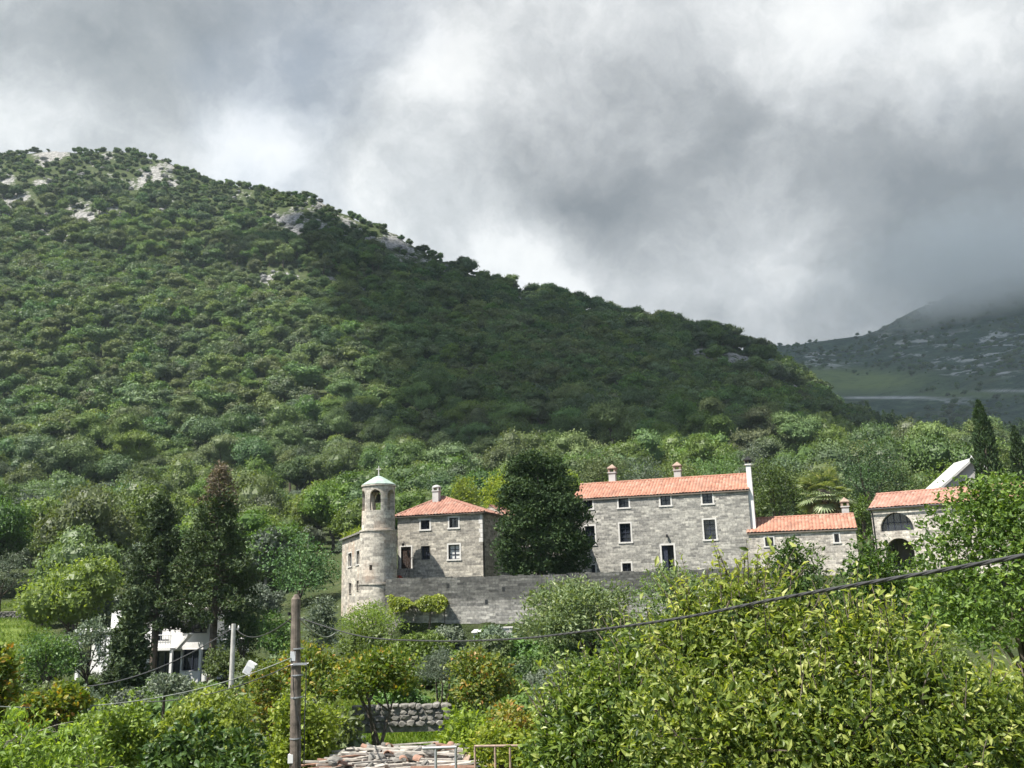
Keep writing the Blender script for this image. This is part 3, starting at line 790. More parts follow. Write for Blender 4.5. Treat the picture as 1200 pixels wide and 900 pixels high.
# --- low wing to the left of the tower, grass growing on its roof
def left_wing():
    f = Facade((401, 634), (424, 625.5), 78.2)
    w, ze = f.w, f.z; dep = 1.7
    root = thing('stone_wing', 'narrow stone wing left of the round tower with slit windows and weeds on its roof', 'building', f.A, f.rot)
    S = .1
    wins = [(408, 647, 412.3, 665), (417.8, 644, 422, 662.5), (409, 682, 412, 697), (418, 679, 421.5, 693.5)]
    H = []
    for r in wins:
        a, b, c, d = f.rect(r); H.append((a + S * .6, b - S * .6, c + S, d - S))
    body = MB(); pierced_wall(body, 0, w + .5, -5.5, ze, H); box_walls(body, w + .5, dep, -5.5, ze); body.box(.5, w, .9, 1.0, -5, ze - .05)
    body.build('wall', M['stone_tower'], root)
    for i, h in enumerate(H):
        window(root, h, 1, 2, surround=.1 if i < 2 else .03, trim='trim' if i < 2 else 'stone_tower', glass='curtain' if i < 2 else 'glass')
    rf = MB(); o = .25
    rf.add([(-o, -o, ze + .02), (w + .5, -o, ze + .02), (w + .5, dep + o, ze + 1.0), (-o, dep + o, ze + 1.0), (-o, -o, ze + .16), (w + .5, -o, ze + .16), (w + .5, dep + o, ze + 1.14), (-o, dep + o, ze + 1.14)],
           [(3, 2, 1, 0), (4, 5, 6, 7), (0, 1, 5, 4), (0, 4, 7, 3), (3, 7, 6, 2)])
    rf.build('roof', M['stone_dry'], root)
    v, t, tt = leaf_cloud(RNG, np.stack([RNG.uniform(-.2, w + .4, 700), RNG.uniform(-.2, 1.8, 700), np.full(700, ze + .2) + RNG.uniform(0, .55, 700)], -1), np.tile([0, -.2, 1.0], (700, 1)), .4, .18, jitter=.4)
    o = link(bpy.data.objects.new('roof_weeds', np_mesh('roof_weeds', v, tris=t, mats=[L['lime']], tint=tt)), root)

# --- low stone annex joining house and long building, behind the dark tree
def annex():
    A = at(579, 640, 85); B = at(674, 640, 81.6); A.z = B.z = 0
    f = Facade.__new__(Facade); f.setup(A, B)
    root = thing('stone_annex', 'low stone building with small dark windows behind the big round cypress', 'building', f.A, f.rot)
    w = f.w; z1 = at(600, 641, 83).z; S = .05
    H = []
    for r in ((627, 655, 634, 668), (645, 654, 656, 667.5)):
        a, b, c, d = f.rect(r); H.append((a, b, c, d))
    body = MB(); pierced_wall(body, 0, w, .1, z1, H); box_walls(body, w, 4.5, .1, z1); body.box(.5, w - .5, 1, 1.1, .2, z1 - .1)
    body.build('wall', M['stone'], root)
    for h in H: window(root, h, 2, 2, surround=.08)
    MB().box(-.1, w + .05, -.12, 4.6, z1 + .003, z1 + .16).build('roof', M['stone_dry'], root)

# --- low building to the right of the long one
def low_building():
    f = Facade((877, 624.5), (1002.5, 619), 77.5)
    w, ze = f.w, f.z; dep = 5.6
    root = thing('low_stone_building', 'low single-storey stone building with orange tile roof in front of the palm', 'building', f.A, f.rot)
    S = .12; H = []
    for r in ((895, 628, 908, 641.5), (976, 624, 985, 637)):
        a, b, c, d = f.rect(r); H.append((a + S, b - S, c + S, d - S))
    body = MB(); pierced_wall(body, 0, w, .1, ze, H); box_walls(body, w, dep, .1, ze); zr = f.loc(940, 606, dep / 2)[1]
    for x0, x1 in ((0, .45), (w - .45, w)):
        body.add([(x0, 0, ze), (x0, dep, ze), (x0, dep / 2, zr), (x1, 0, ze), (x1, dep, ze), (x1, dep / 2, zr)], [(0, 1, 2), (3, 5, 4), (0, 2, 5, 3), (1, 4, 5, 2)])
    body.box(.5, w - .5, 1.1, 1.2, .2, ze - .05)
    body.build('wall', M['stone_rubble'], root)
    for h in H: window(root, h, 2, 2, surround=.12)
    gable_roof(root, w, dep, ze, zr, M['tiles'], over=.15)
    u, z = f.loc(990.8, 586, dep / 2 + .6); chimney(root, min(u, w - .5), dep / 2 + .6, zr - .6, z - .65, .6)

# --- arcaded building on the right
def arcade_building():
    f = Facade((1020, 596), (1096, 590.5), 74.0)
    w, ze = f.w + 6.0, f.z; dep = 6.0
    root = thing('arcaded_building', 'pale stone building with two stacked arches and ribbed pink tile roof', 'building', f.A, f.rot)
    zr = f.loc(1070, 577, dep / 2)[1]
    box = MB().box(0, w, 0, .6, .1, ze).mesh('w', None); cut = []
    arches = []
    for (x0, y0, x1, y1) in ((1031, 600.5, 1069.7, 622), (1038, 630.5, 1072, 668)):
        a, b, c, d = f.rect((x0, y0, x1, y1)); r = (b - a) / 2; m = (a + b) / 2; k = min(d - c, r * 1.05)
        poly = [(a, c), (b, c)] + [(m + r * math.cos(t), d - k + k * math.sin(t)) for t in np.linspace(0.02, math.pi - .02, 16)]
        cut.append(MB().prism(poly, -.5, 1.2).mesh('c', None)); arches.append((a, b, c, d, r, m, k))
    wm = boolean(box, cut, 'wall', M['stone_rubble']); link(bpy.data.objects.new('wall', wm), root)
    b2 = MB(); b2.box(0, .5, .603, dep, .1, ze); b2.box(w - .5, w, .603, dep, .1, ze); b2.box(.5, w - .5, dep - .5, dep, .1, ze); b2.box(.5, w - .5, .603, dep - .5, f.loc(1050, 627)[1] - .15, f.loc(1050, 627)[1])
    for x0, x1 in ((0, .5), (w - .5, w)):
        b2.add([(x0, 0.01, ze), (x0, dep, ze), (x0, dep / 2, zr), (x1, 0.01, ze), (x1, dep, ze), (x1, dep / 2, zr)], [(0, 1, 2), (3, 5, 4), (0, 2, 5, 3), (1, 4, 5, 2)])
    g = b2.build('side_wall', M['plaster_grey'], root)
    # upper arch is glazed, lower one open
    a, b, c, d, r, m, k = arches[0]; gl = MB()
    poly = [(a, c), (b, c)] + [(m + r * math.cos(t), d - k + k * math.sin(t)) for t in np.linspace(0.02, math.pi - .02, 16)]
    gz = gl.prism(poly, .42, .45).build('arch_glazing', M['glass'], root)
    br = MB()
    for i in range(1, 5):
        u = a + (b - a) * i / 5; h = d - k + k * math.sqrt(max(0, 1 - ((u - m) / r) ** 2)); br.box(u - .025, u + .025, .36, .42, c, h)
    br.box(a, b, .355, .41, c + (d - c) * .45, c + (d - c) * .45 + .05); br.build('glazing_bar', M['sash'], gz)
    gable_roof(root, w, dep, ze, zr, M['tiles_pink'], over=.16)
    dp = MB(); dp.tube([(.06, -.32, ze - .1), (.1, -.1, ze - .35), (.12, -.07, ze - .6), (.15, -.07, .2)], .05, 8); dp.build('drainpipe', M['iron'], root)
    gt = MB(); gt.tube([(-.25, -.33, ze - .1), (w, -.33, ze - .1)], .06, 8); gt.build('gutter', M['iron'], root)

# --- white gable end behind the right hand tree
def chapel():
    d = 88; A = at(1105, 571, d); B = at(1182, 571, d)
    root = thing('chapel', 'chapel with white gable end and small roof finial beside the tall cypress', 'chapel', (A.x, A.y, 0))
    w = B.x - A.x; zt = at(1143, 540, d).z; ze = A.z; z0 = .2
    m = MB(); m.prism([(.0, z0), (w, z0), (w, ze), (w / 2, zt), (0, ze)], 0, 3.4); m.build('wall', M['plaster_grey'], root)
    r = MB()
    for s in (0, 1):
        a, b = (0, w / 2) if s == 0 else (w, w / 2)
        e = -.35 if s == 0 else .35; kz = -.35 * (zt - ze) / (w / 2)
        r.add([(a + e, -.3, ze + kz + .02), (b, -.3, zt + .02), (b, 3.6, zt + .02), (a + e, 3.6, ze + kz + .02), (a + e, -.3, ze + kz + .3), (b, -.3, zt + .3), (b, 3.6, zt + .3), (a + e, 3.6, ze + kz + .3)],
              [(0, 1, 2, 3), (4, 5, 6, 7), (0, 1, 5, 4), (3, 2, 6, 7), (0, 3, 7, 4)])
    ro = r.build('roof', M['limewash'], root)
    fz = at(1143, 533, d).z
    MB().lathe([(.16, zt + .25), (.12, zt + .5), (.05, zt + .6), (.04, fz), (0, fz)], 10, (w / 2, -.1)).build('finial', M['white_paint'], ro)
    win = MB(); win.prism([(w / 2 - .3, ze - 2.2), (w / 2 + .3, ze - 2.2), (w / 2 + .3, ze - 1.2), (w / 2, ze - .9), (w / 2 - .3, ze - 1.2)], -.02, .05); win.build('window', M['glass'], root)
    # neighbour whose roof edge shows at the frame's right side
    p = at(1198, 578, 84); q = thing('tiled_house', 'stone house with red tile roof, only its roof corner showing at the right edge', 'house', (p.x, p.y, 0), .12)
    h = MB(); h.box(0, 9, 0, 5, .2, p.z); h.build('wall', M['stone_rubble'], q); gable_roof(q, 9, 5, p.z, p.z + 1.1, M['tiles'], over=.25)

# --- the rampart in front of the terrace
def rampart():
    A = at(452, 678.5, 75.3); B = at(665, 672, 74.2); z1 = A.z; z2 = B.z
    t = Vector((B.x - A.x, B.y - A.y, 0)).normalized(); C_ = A + t * 33; z3 = z1 + (z2 - z1) * 33 / (B - A).length
    f = Facade.__new__(Facade); f.setup(A, C_)
    m = MB(); n = 66; L_ = 33.0
    rr = random.Random(5)
    for i in range(n):
        x0, x1 = L_ * i / n, L_ * (i + 1) / n; zt = z1 + (z3 - z1) * i / n + rr.uniform(-.06, .05)
        m.add([(x0, -.35, -6), (x1, -.35, -6), (x1, 0, zt), (x0, 0, zt), (x0, .75, -6), (x1, .75, -6), (x1, .75, zt), (x0, .75, zt)], [(0, 1, 2, 3), (3, 2, 6, 7), (5, 4, 7, 6), (0, 3, 7, 4), (1, 5, 6, 2)])
    root = thing('rampart_wall', 'high weathered stone rampart below the round tower and houses', 'wall', f.A, f.rot)
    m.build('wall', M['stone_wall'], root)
    w = MB()
    for px, py in ((525, 686), (650, 735), (590, 690), (570, 705)):
        u, z = f.loc(px, py); yy = -.35 * (z1 - z) / (z1 + 6); w.box(u - .11, u + .11, yy - .03, yy + .1, z - .2, z + .16)
    w.build('dark_hole_plate', M['canvas_and_holes'], root)  # dark plates on the wall face stand in for shaded drain holes
    return f
RW = rampart()

# --- modern white house low on the left
def white_house():
    d = 73.0
    f = Facade.__new__(Facade); A = at(163, 760, d); B = at(247, 760, d - 1.5); A.z = B.z = 0; f.setup(A, B)
    root = thing('white_house', 'modern white two-storey house with balcony and dark openings behind the conifers', 'house', f.A, f.rot)
    w = f.w; g = -7.2
    ztop = f.loc(200, 716)[1]; zmid = f.loc(200, 760)[1]; zb = f.loc(200, 791)[1]
    def R(x0, y0, x1, y1): return f.rect((x0, y0, x1, y1))
    win = R(182.5, 728, 199, 751); win2 = R(215, 728, 243, 742); lo1 = R(181, 763, 211.5, 790); lo2 = R(213.5, 761, 244, 786)
    body = MB(); pierced_wall(body, 0, w, g, ztop, [win, win2, lo1, lo2], .3); box_walls(body, w, 3.6, g, ztop); body.box(.45, w - .45, .5, 3.1, zmid - .1, zmid + .1)
    gx = R(213, 714, 236, 717); pk = f.loc(214, 713)[1]
    body.add([(gx[0], 0, ztop), (w, 0, ztop), (gx[0] + .3, 0, pk + .5), (gx[0], .3, ztop), (w, .3, ztop), (gx[0] + .3, .3, pk + .5)], [(0, 1, 2), (3, 5, 4), (1, 4, 5, 2), (0, 2, 5, 3)])
    body.build('wall', M['plaster'], root)
    rf = MB(); rf.box(-.4, w + .15, -.4, 3.8, ztop + .003, ztop + .16); rf.build('roof', M['concrete'], root)
    for h, nx in ((win, 2), (win2, 3), (lo1, 3), (lo2, 3)): window(root, h, nx, 1, surround=.04, inset=.2, trim='plaster')
    cu = MB(); a, b, c, d_ = win; cu.box(a + (b - a) * .42, b - .1, .12, .15, c + .1, c + (d_ - c) * .6); cu.build('lit_room_panel', M['plaster'], root)  # pale panel stands in for the white-lit room behind the window
    aw = MB(); a, b, c, d_ = win2; aw.box(a - .1, b + .1, -.5, -.02, d_ - .5, d_ + .04); aw.box(a - .1, b + .1, -.06, -.02, c + .3, d_ - .5); aw.build('awning', M['canvas_and_holes'], root)
    bal = MB(); z0 = f.loc(190, 758)[1]; bal.box(-.3, w * .60, -1.5, -.003, z0 - .18, z0)
    b_ = bal.build('balcony', M['plaster'], root)
    rl = MB()
    for i in range(19): x = -.28 + (w * .6 + .26) * i / 18; rl.tube([(x, -1.45, z0), (x, -1.45, z0 + .95)], .018, 5)
    rl.tube([(-.28, -1.45, z0 + .95), (w * .6 - .02, -1.45, z0 + .95)], .03, 6); rl.build('railing', M['steel'], b_)
    st = MB(); a = f.loc(216, 757)[0]; z1 = f.loc(222, 742)[1]
    st.bar((a, -.9, f.loc(216, 759)[1]), (a + 1.1, -.9, z1), .5, .16); st.build('stair_flank', M['white_paint'], root)
    for px in (212.5, 246): 
        u = f.loc(px, 775)[0]; 
        MB().box(u - .1, u + .1, -1.4, -1.2, g, z0 - .18).build('column', M['white_paint'], root)
    # lower left wing with a flat porch and bright columns
    a = f.loc(100, 760)[0]; b = f.loc(140, 760)[0]; zt = f.loc(120, 741)[1]
    lw = MB(); zl = f.loc(136, 716)[1]
    lw.box(a - .2, b, 1.0, 4, g, zt + .05); lw.box(b - 1.1, b + .3, .2, 3, g, zl); lw.build('side_wing', M['plaster'], root)
    pr = MB(); pr.box(a - .4, b - .2, -.9, 1.3, zt + .06, zt + .3); pr.build('porch_roof', M['white_paint'], root)
    dk = MB(); dk.box(a + .9, b - 1.5, .93, .998, g, zt - .35); dk.build('dark_porch_sheet', M['canvas_and_holes'], root)  # flat dark sheet on solid wall, stands in for the opening's shade
    for px in (99, 127, 133):
        u = f.loc(px, 765)[0]; MB().box(u - .14, u + .14, -.75, -.47, g, zt + .06).build('column', M['white_paint'], root)
    r_ = MB(); u0 = f.loc(250, 760)[0]; u1 = f.loc(272, 760)[0]; zz = f.loc(260, 744)[1]
    r_.box(u0, u1, .2, 2.5, g, zz - .6); r_.box(u0 - .1, u1 + .3, -.5, 2.7, zz - .6 + .003, zz - .35); r_.build('side_annex', M['plaster'], root)
white_house()

# ------------------------------------------------------------------ foliage
L = {}
L['holm'] = mat_leaf('evergreen_leaf', [(0, (.036, .062, .022)), (.5, (.08, .13, .044)), (.85, (.13, .19, .064)), (1, (.17, .23, .08))], .16, .55, objvar=.42)
L['pine'] = mat_leaf('pine_needle', [(0, (.058, .088, .028)), (.5, (.115, .168, .052)), (.85, (.165, .225, .068)), (1, (.21, .26, .085))], .16, .6, objvar=.42)
L['broad'] = mat_leaf('broad_leaf', [(0, (.050, .078, .026)), (.5, (.105, .165, .046)), (.85, (.16, .23, .066)), (1, (.215, .28, .09))], .32, .5)
L['olive'] = mat_leaf('olive_leaf', [(0, (.075, .10, .065)), (.5, (.13, .165, .11)), (.85, (.21, .25, .17)), (1, (.30, .33, .25))], .22, .5, objvar=.25, tcol=(1.2, 1.3, .8))
L['lime'] = mat_leaf('lime_leaf', [(0, (.085, .13, .028)), (.5, (.195, .27, .048)), (.85, (.285, .36, .07)), (1, (.37, .43, .11))], .44, .45, objvar=.2)
L['pale'] = mat_leaf('pale_leaf', [(0, (.08, .115, .05)), (.5, (.16, .205, .09)), (.85, (.25, .29, .14)), (1, (.36, .38, .20))], .3, .5, objvar=.1)
L['soft'] = mat_leaf('soft_young_leaf', [(0, (.075, .115, .035)), (.5, (.17, .235, .065)), (.85, (.25, .32, .09)), (1, (.35, .40, .13))], .42, .5, objvar=.1)
L['yellow'] = mat_leaf('yellow_green_leaf', [(0, (.10, .15, .02)), (.5, (.20, .27, .035)), (.85, (.32, .36, .05)), (1, (.42, .42, .08))], .42, .5, objvar=.15)
L['citrus'] = mat_leaf('citrus_leaf', [(0, (.030, .058, .014)), (.35, (.115, .17, .032)), (.7, (.235, .295, .06)), (1, (.40, .43, .13))], .46, .40, .36, objvar=0.05)
L['citrus_dark'] = mat_leaf('darker_citrus_leaf', [(0, (.026, .052, .013)), (.4, (.095, .15, .03)), (.75, (.19, .26, .055)), (1, (.32, .37, .11))], .40, .40, .36, objvar=0.02)
L['glossy'] = mat_leaf('glossy_dark_leaf', [(0, (.022, .046, .012)), (.5, (.055, .098, .022)), (.85, (.105, .165, .036)), (1, (.18, .24, .055))], .24, .42, .25, objvar=.1)
L['persimmon'] = mat_leaf('bronze_young_leaf', [(0, (.055, .095, .02)), (.4, (.12, .17, .032)), (.66, (.20, .225, .045)), (.84, (.34, .25, .055)), (1, (.42, .19, .06))], .42, .45, objvar=.1)
L['orange'] = mat_leaf('orange_young_leaf', [(0, (.085, .12, .02)), (.4, (.18, .21, .035)), (.72, (.31, .25, .05)), (1, (.42, .20, .065))], .42, .5, objvar=.1)
L['cypress'] = mat_leaf('cypress_scale', [(0, (.018, .036, .014)), (.5, (.038, .068, .025)), (.85, (.065, .10, .036)), (1, (.10, .14, .05))], .12, .7, .2, objvar=.1)
L['dead'] = mat_leaf('dead_needle', [(0, (.09, .075, .058)), (.5, (.155, .13, .10)), (1, (.24, .205, .165))], .2, .8, .1, objvar=.1)
L['palm'] = mat_leaf('palm_blade', [(0, (.09, .135, .06)), (.5, (.19, .25, .12)), (1, (.40, .43, .28))], .25, .45, objvar=.1)
L['straw'] = mat_leaf('dry_frond', [(0, (.14, .115, .07)), (1, (.28, .23, .14))], .2, .8, .1, objvar=.1)
L['fir'] = mat_leaf('dark_conifer_needle', [(0, (.028, .046, .020)), (.5, (.056, .086, .036)), (.85, (.09, .125, .052)), (1, (.13, .165, .07))], .14, .65, .25, objvar=.1)
L['bigtree'] = mat_leaf('bright_tree_leaf', [(0, (.045, .085, .02)), (.5, (.115, .19, .04)), (.85, (.20, .285, .058)), (1, (.29, .36, .09))], .36, .5, objvar=.02)
L['grassy'] = mat_leaf('grass_blade', [(0, (.07, .125, .018)), (.6, (.15, .235, .03)), (1, (.26, .30, .07))], .4, .5, objvar=0)

def leaf_cloud(rng, pos, out, size, aspect=.5, up=.35, jitter=.6, fold=.18, sizevar=.3, clump_tint=None, tint_var=.28, near=False, droop=0.0, shell=.55, rough=.55):
    """one folded leaf per position -> verts, tris, tint"""
    n = len(pos)
    size = np.asarray(size) * np.clip(1 + sizevar * rng.normal(size=n), .4, 1.8)
    d = norm(out * .7 + rng.normal(size=(n, 3)) * jitter + np.array([0, 0, -droop]))
    nn = rng.normal(size=(n, 3)) * rough + np.array([0, 0, up]) + out * shell
    nn = norm(nn - d * np.sum(nn * d, -1, keepdims=True))
    s = np.cross(nn, d); Ls = size[:, None]
    b = pos - d * Ls * .5; t = pos + d * Ls * .5 - nn * Ls * .1; w = Ls * aspect * .5
    r = pos + s * w + nn * Ls * fold * .5 - d * Ls * .06; l = pos - s * w + nn * Ls * fold * .5 - d * Ls * .06
    base = .5 if clump_tint is None else clump_tint
    tint = np.clip(base + tint_var * rng.normal(size=n), 0, 1)
    if near:
        m = pos + nn * Ls * .03
        r2 = pos + s * w * .62 + nn * Ls * fold * .2 + d * Ls * .27 - nn * Ls * .04; l2 = pos - s * w * .62 + nn * Ls * fold * .2 + d * Ls * .27 - nn * Ls * .04
        v = np.stack([b, r, r2, t, l2, l, m], 1).reshape(-1, 3); k = np.arange(n)[:, None] * 7
        tr = np.concatenate([k + np.array([[0, 1, 6]]), k + np.array([[1, 2, 6]]), k + np.array([[2, 3, 6]]), k + np.array([[0, 6, 5]]), k + np.array([[5, 6, 4]]), k + np.array([[4, 6, 3]])])
        return v, tr, np.tile(tint, 6)
    v = np.stack([b, r, t, l], 1).reshape(-1, 3); k = np.arange(n)[:, None] * 4
    return v, np.concatenate([k + np.array([[0, 1, 2]]), k + np.array([[0, 2, 3]])]), np.tile(tint, 2)

def sphere_dirs(rng, n, zmin=-1.0):
    z = rng.uniform(zmin, 1, n); a = rng.uniform(0, 2 * math.pi, n); r = np.sqrt(1 - z * z)
    return np.stack([r * np.cos(a), r * np.sin(a), z], -1)

def make_lobes(rng, c, r, n=9, sub=.45, flat=1.0, spread=.72, zmin=-.35):
    """a crown's lobes: smaller ellipsoids gathered round the middle of ellipsoid (c, r)"""
    c = np.array(c, float); r = np.array(r, float)
    out = [(c, r * .62)]
    d = sphere_dirs(rng, n, zmin)
    for i in range(n):
        k = rng.uniform(sub * .7, sub * 1.25)
        out.append((c + d[i] * r * spread * rng.uniform(.75, 1.05) * (1 - .35 * (k - sub)), r * k * np.array([1, 1, flat]) * rng.uniform(.85, 1.15, 3)))
    return out

def crown_points(rng, lobes, n_clumps, per, clump_r, flat=.65, inner=.18, zmin=-.55, gap=0.0):
    """leaf positions in clumps over the lobes' surfaces -> pos, out, clump tint"""
    area = np.array([np.prod(r) ** (2 / 3) for c, r in lobes]); pick = rng.choice(len(lobes), n_clumps, p=area / area.sum())
    C = np.array([l[0] for l in lobes])[pick]; R = np.array([l[1] for l in lobes])[pick]
    d = sphere_dirs(rng, n_clumps, zmin)
    rad = np.where(rng.uniform(size=n_clumps) < inner, rng.uniform(.3, .8, n_clumps), rng.uniform(.84, 1.08, n_clumps))
    p = C + d * R * rad[:, None]
    o = norm(d / R)
    lobe_t = rng.uniform(-.12, .12, len(lobes))[pick]
    ct = .45 + lobe_t + rng.normal(size=n_clumps) * .14
    cr = clump_r * rng.uniform(.6, 1.35, n_clumps)
    off = rng.normal(size=(n_clumps, per, 3)) * np.array([1, 1, flat]) * .55
    P = (p[:, None, :] + off * cr[:, None, None]).reshape(-1, 3)
    O = norm(o[:, None, :] * .8 + off * .6 + np.array([0, 0, .15])).reshape(-1, 3)
    return P, O, np.repeat(ct, per)

def limb(a, b, n=5, sag=.15, rng=None):
    a = np.array(a, float); b = np.array(b, float); rng = rng or RNG
    mid = (a + b) / 2 + np.array([0, 0, np.linalg.norm(b - a) * sag]) + rng.normal(size=3) * np.linalg.norm(b - a) * .07
    t = np.linspace(0, 1, n)[:, None]
    return (1 - t) ** 2 * a + 2 * t * (1 - t) * mid + t * t * b

def trunk_mesh(name, base, fork, lobes, r0, mat, rng, seg=7, twigs=0, stems=1, pts=None):
    m = MB()
    base = np.array(base, float); fork = np.array(fork, float)
    for s in range(stems):
        b = base + (rng.normal(size=3) * np.array([1, 1, 0]) * r0 * 3.0 if stems > 1 else 0)
        f = fork + (rng.normal(size=3) * np.array([1, 1, .5]) * r0 * 4 if stems > 1 else 0)
        path = limb(b, f, 6, 0, rng); rr = np.linspace(r0 * 1.25, r0 * .8, 6) / (stems ** .4); rr[0] *= 1.25
        m.tube(path, list(rr), seg)
        mine = lobes[s::stems] if stems > 1 else lobes
        for c, r in mine:
            q = limb(f, c + r * np.array([0, 0, .25]), 5, .08, rng); k = r0 * .5 / (stems ** .3)
            m.tube(q, list(np.linspace(k, k * .3, 5)), max(4, seg - 2))
    if twigs and pts is not None and len(pts):
        sel = pts[rng.choice(len(pts), min(twigs, len(pts)), replace=False)]
        cs = np.array([l[0] for l in lobes])
        for p in sel:
            c = cs[np.argmin(np.linalg.norm(cs - p, axis=1))]
            m.tube(limb(c, p, 4, .1, rng), [r0 * .16, r0 * .12, r0 * .08, r0 * .03], 4)
    return m

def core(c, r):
    """lumpy ball added inside one lobe to block light, dark like inner foliage"""
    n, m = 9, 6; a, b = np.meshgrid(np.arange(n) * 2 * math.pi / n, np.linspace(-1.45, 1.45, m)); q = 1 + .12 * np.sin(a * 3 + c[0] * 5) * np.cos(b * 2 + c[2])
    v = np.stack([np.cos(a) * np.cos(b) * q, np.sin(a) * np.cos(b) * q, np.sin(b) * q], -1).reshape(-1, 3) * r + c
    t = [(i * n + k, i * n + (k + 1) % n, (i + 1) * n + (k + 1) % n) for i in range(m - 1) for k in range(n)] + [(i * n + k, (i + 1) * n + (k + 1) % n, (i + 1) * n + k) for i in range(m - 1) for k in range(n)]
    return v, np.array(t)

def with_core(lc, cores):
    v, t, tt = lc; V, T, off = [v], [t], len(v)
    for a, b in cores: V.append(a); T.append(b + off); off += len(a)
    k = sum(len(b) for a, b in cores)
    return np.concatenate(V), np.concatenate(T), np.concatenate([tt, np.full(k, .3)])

def tree_meshes(rng, kind, h=8.0, w=8.0, leaf=.5, n=260, per=6):
    """crown (verts, tris, tint) and trunk MB of a hillside or middle distance tree standing on the origin"""
    if kind == 'pine':            # flat topped pine with layered pads
        lobes = []
        k = rng.integers(7, 11)
        for i in range(k):
            a = rng.uniform(0, 6.28); q = rng.uniform(0, .36) * w; zz = h * rng.uniform(.48, .92) if i else h * .88
            lobes.append((np.array([math.cos(a) * q, math.sin(a) * q, zz]), np.array([w * rng.uniform(.17, .27), w * rng.uniform(.17, .27), h * rng.uniform(.11, .19)])))
        P, O, T = crown_points(rng, lobes, n, per, w * .075, flat=.5, zmin=-.35)
        tr = trunk_mesh('trunk', (0, 0, -.8), (0, 0, h * .45), lobes, w * .028, None, rng, 6)
    elif kind == 'conifer':       # dark pointed conifer
        lobes = [(np.array([rng.normal() * .03 * w, rng.normal() * .03 * w, h * z]), np.array([w * .5 * (1 - z) ** .8 + .25, w * .5 * (1 - z) ** .8 + .25, h * .07])) for z in np.linspace(.16, .97, 11)]
        P, O, T = crown_points(rng, lobes, n, per, w * .09, flat=.6, zmin=-.6)
        tr = trunk_mesh('trunk', (0, 0, -.8), (0, 0, h * .5), lobes[6:8], w * .03, None, rng, 6)
    elif kind == 'shrub':
        lobes = make_lobes(rng, (0, 0, h * .42), (w * .5, w * .5, h * .5), 7, .42, .9)
        P, O, T = crown_points(rng, lobes, n, per, w * .09)
        tr = trunk_mesh('trunk', (0, 0, -.5), (0, 0, h * .2), lobes[:4], w * .02, None, rng, 5)
    else:                         # round broadleaf or olive
        lobes = make_lobes(rng, (0, 0, h * .57), (w * .5, w * .5, h * .45), 10, .38, .95)
        P, O, T = crown_points(rng, lobes, n, per, w * .075)
        tr = trunk_mesh('trunk', (0, 0, -.8), (0, 0, h * .3), lobes[:6], w * .028, None, rng, 6)
    C = [core(c, r * .80) for c, r in lobes]  # balls added inside the lobes to block light
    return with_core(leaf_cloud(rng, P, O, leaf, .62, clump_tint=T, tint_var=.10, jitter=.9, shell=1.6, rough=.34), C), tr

KINDS = {'light': ('soft', 'bark', 'round', 7.5, 8.2),   # hillside kinds: leaf material, bark, shape, height, width
    'pine': ('pine', 'bark', 'pine', 10.0, 10.5), 'round': ('holm', 'bark', 'round', 9.0, 10.0), 'broad': ('broad', 'bark', 'round', 9.2, 10.0),
    'olive': ('olive', 'bark_pale', 'round', 5.8, 7.0), 'shrub': ('holm', 'bark', 'shrub', 3.4, 4.8), 'lightshrub': ('broad', 'bark', 'shrub', 3.4, 4.8), 'conifer': ('cypress', 'bark', 'conifer', 11.5, 5.0)}
PROTO = {}; FINE = {}   # coarse leaves for far trees, fine ones for those that show largest
for k, (lm, bm, shape, h, w) in KINDS.items():
    PROTO[k] = []; FINE[k] = []
    for i in range(4 if k in ('pine', 'round', 'broad') else 3):
        rng = np.random.default_rng(100 + i * 17 + len(k) * 5 + ord(k[0]))
        (v, t, tt), tr = tree_meshes(rng, shape, h * rng.uniform(.9, 1.1), w * rng.uniform(.9, 1.1), (.62 if shape != 'conifer' else .5) if shape != 'shrub' else .42, 430 if shape != 'shrub' else 170, 6)
        PROTO[k].append((np_mesh('crown', v, tris=t, mats=[L[lm]], tint=tt), tr.mesh('trunk', M[bm])))
        rng = np.random.default_rng(300 + i * 17 + len(k) * 5 + ord(k[0]))
        (v, t, tt), tr = tree_meshes(rng, shape, h * rng.uniform(.9, 1.1), w * rng.uniform(.9, 1.1), .32, 1000 if shape != 'shrub' else 420, 8)
        FINE[k].append((np_mesh('crown', v, tris=t, mats=[L[lm]], tint=tt), tr.mesh('trunk', M[bm])))

def joined(cm, tm):
    """crown and trunk as one mesh, for the mass of trees too far off to tell apart"""
    nv = len(cm.vertices); v = np.empty(nv * 3, np.float32); cm.vertices.foreach_get('co', v); nl = len(cm.loops); t = np.empty(nl, np.int32); cm.loops.foreach_get('vertex_index', t)
    tint = np.empty(len(cm.polygons), np.float32); cm.attributes['tint'].data.foreach_get('value', tint)
    tv = np.array([q.co[:] for q in tm.vertices], np.float32); tq = np.array([p.vertices[:] for p in tm.polygons if len(p.vertices) == 4], np.int32) + nv
    return np_mesh('tree', np.concatenate([v.reshape(-1, 3), tv]), tris=t.reshape(-1, 3), quads=tq, mats=[cm.materials[0], tm.materials[0]], tint=np.concatenate([tint, np.zeros(len(tq))]),
                   mat_idx=np.concatenate([np.zeros(len(tint)), np.ones(len(tq))]))

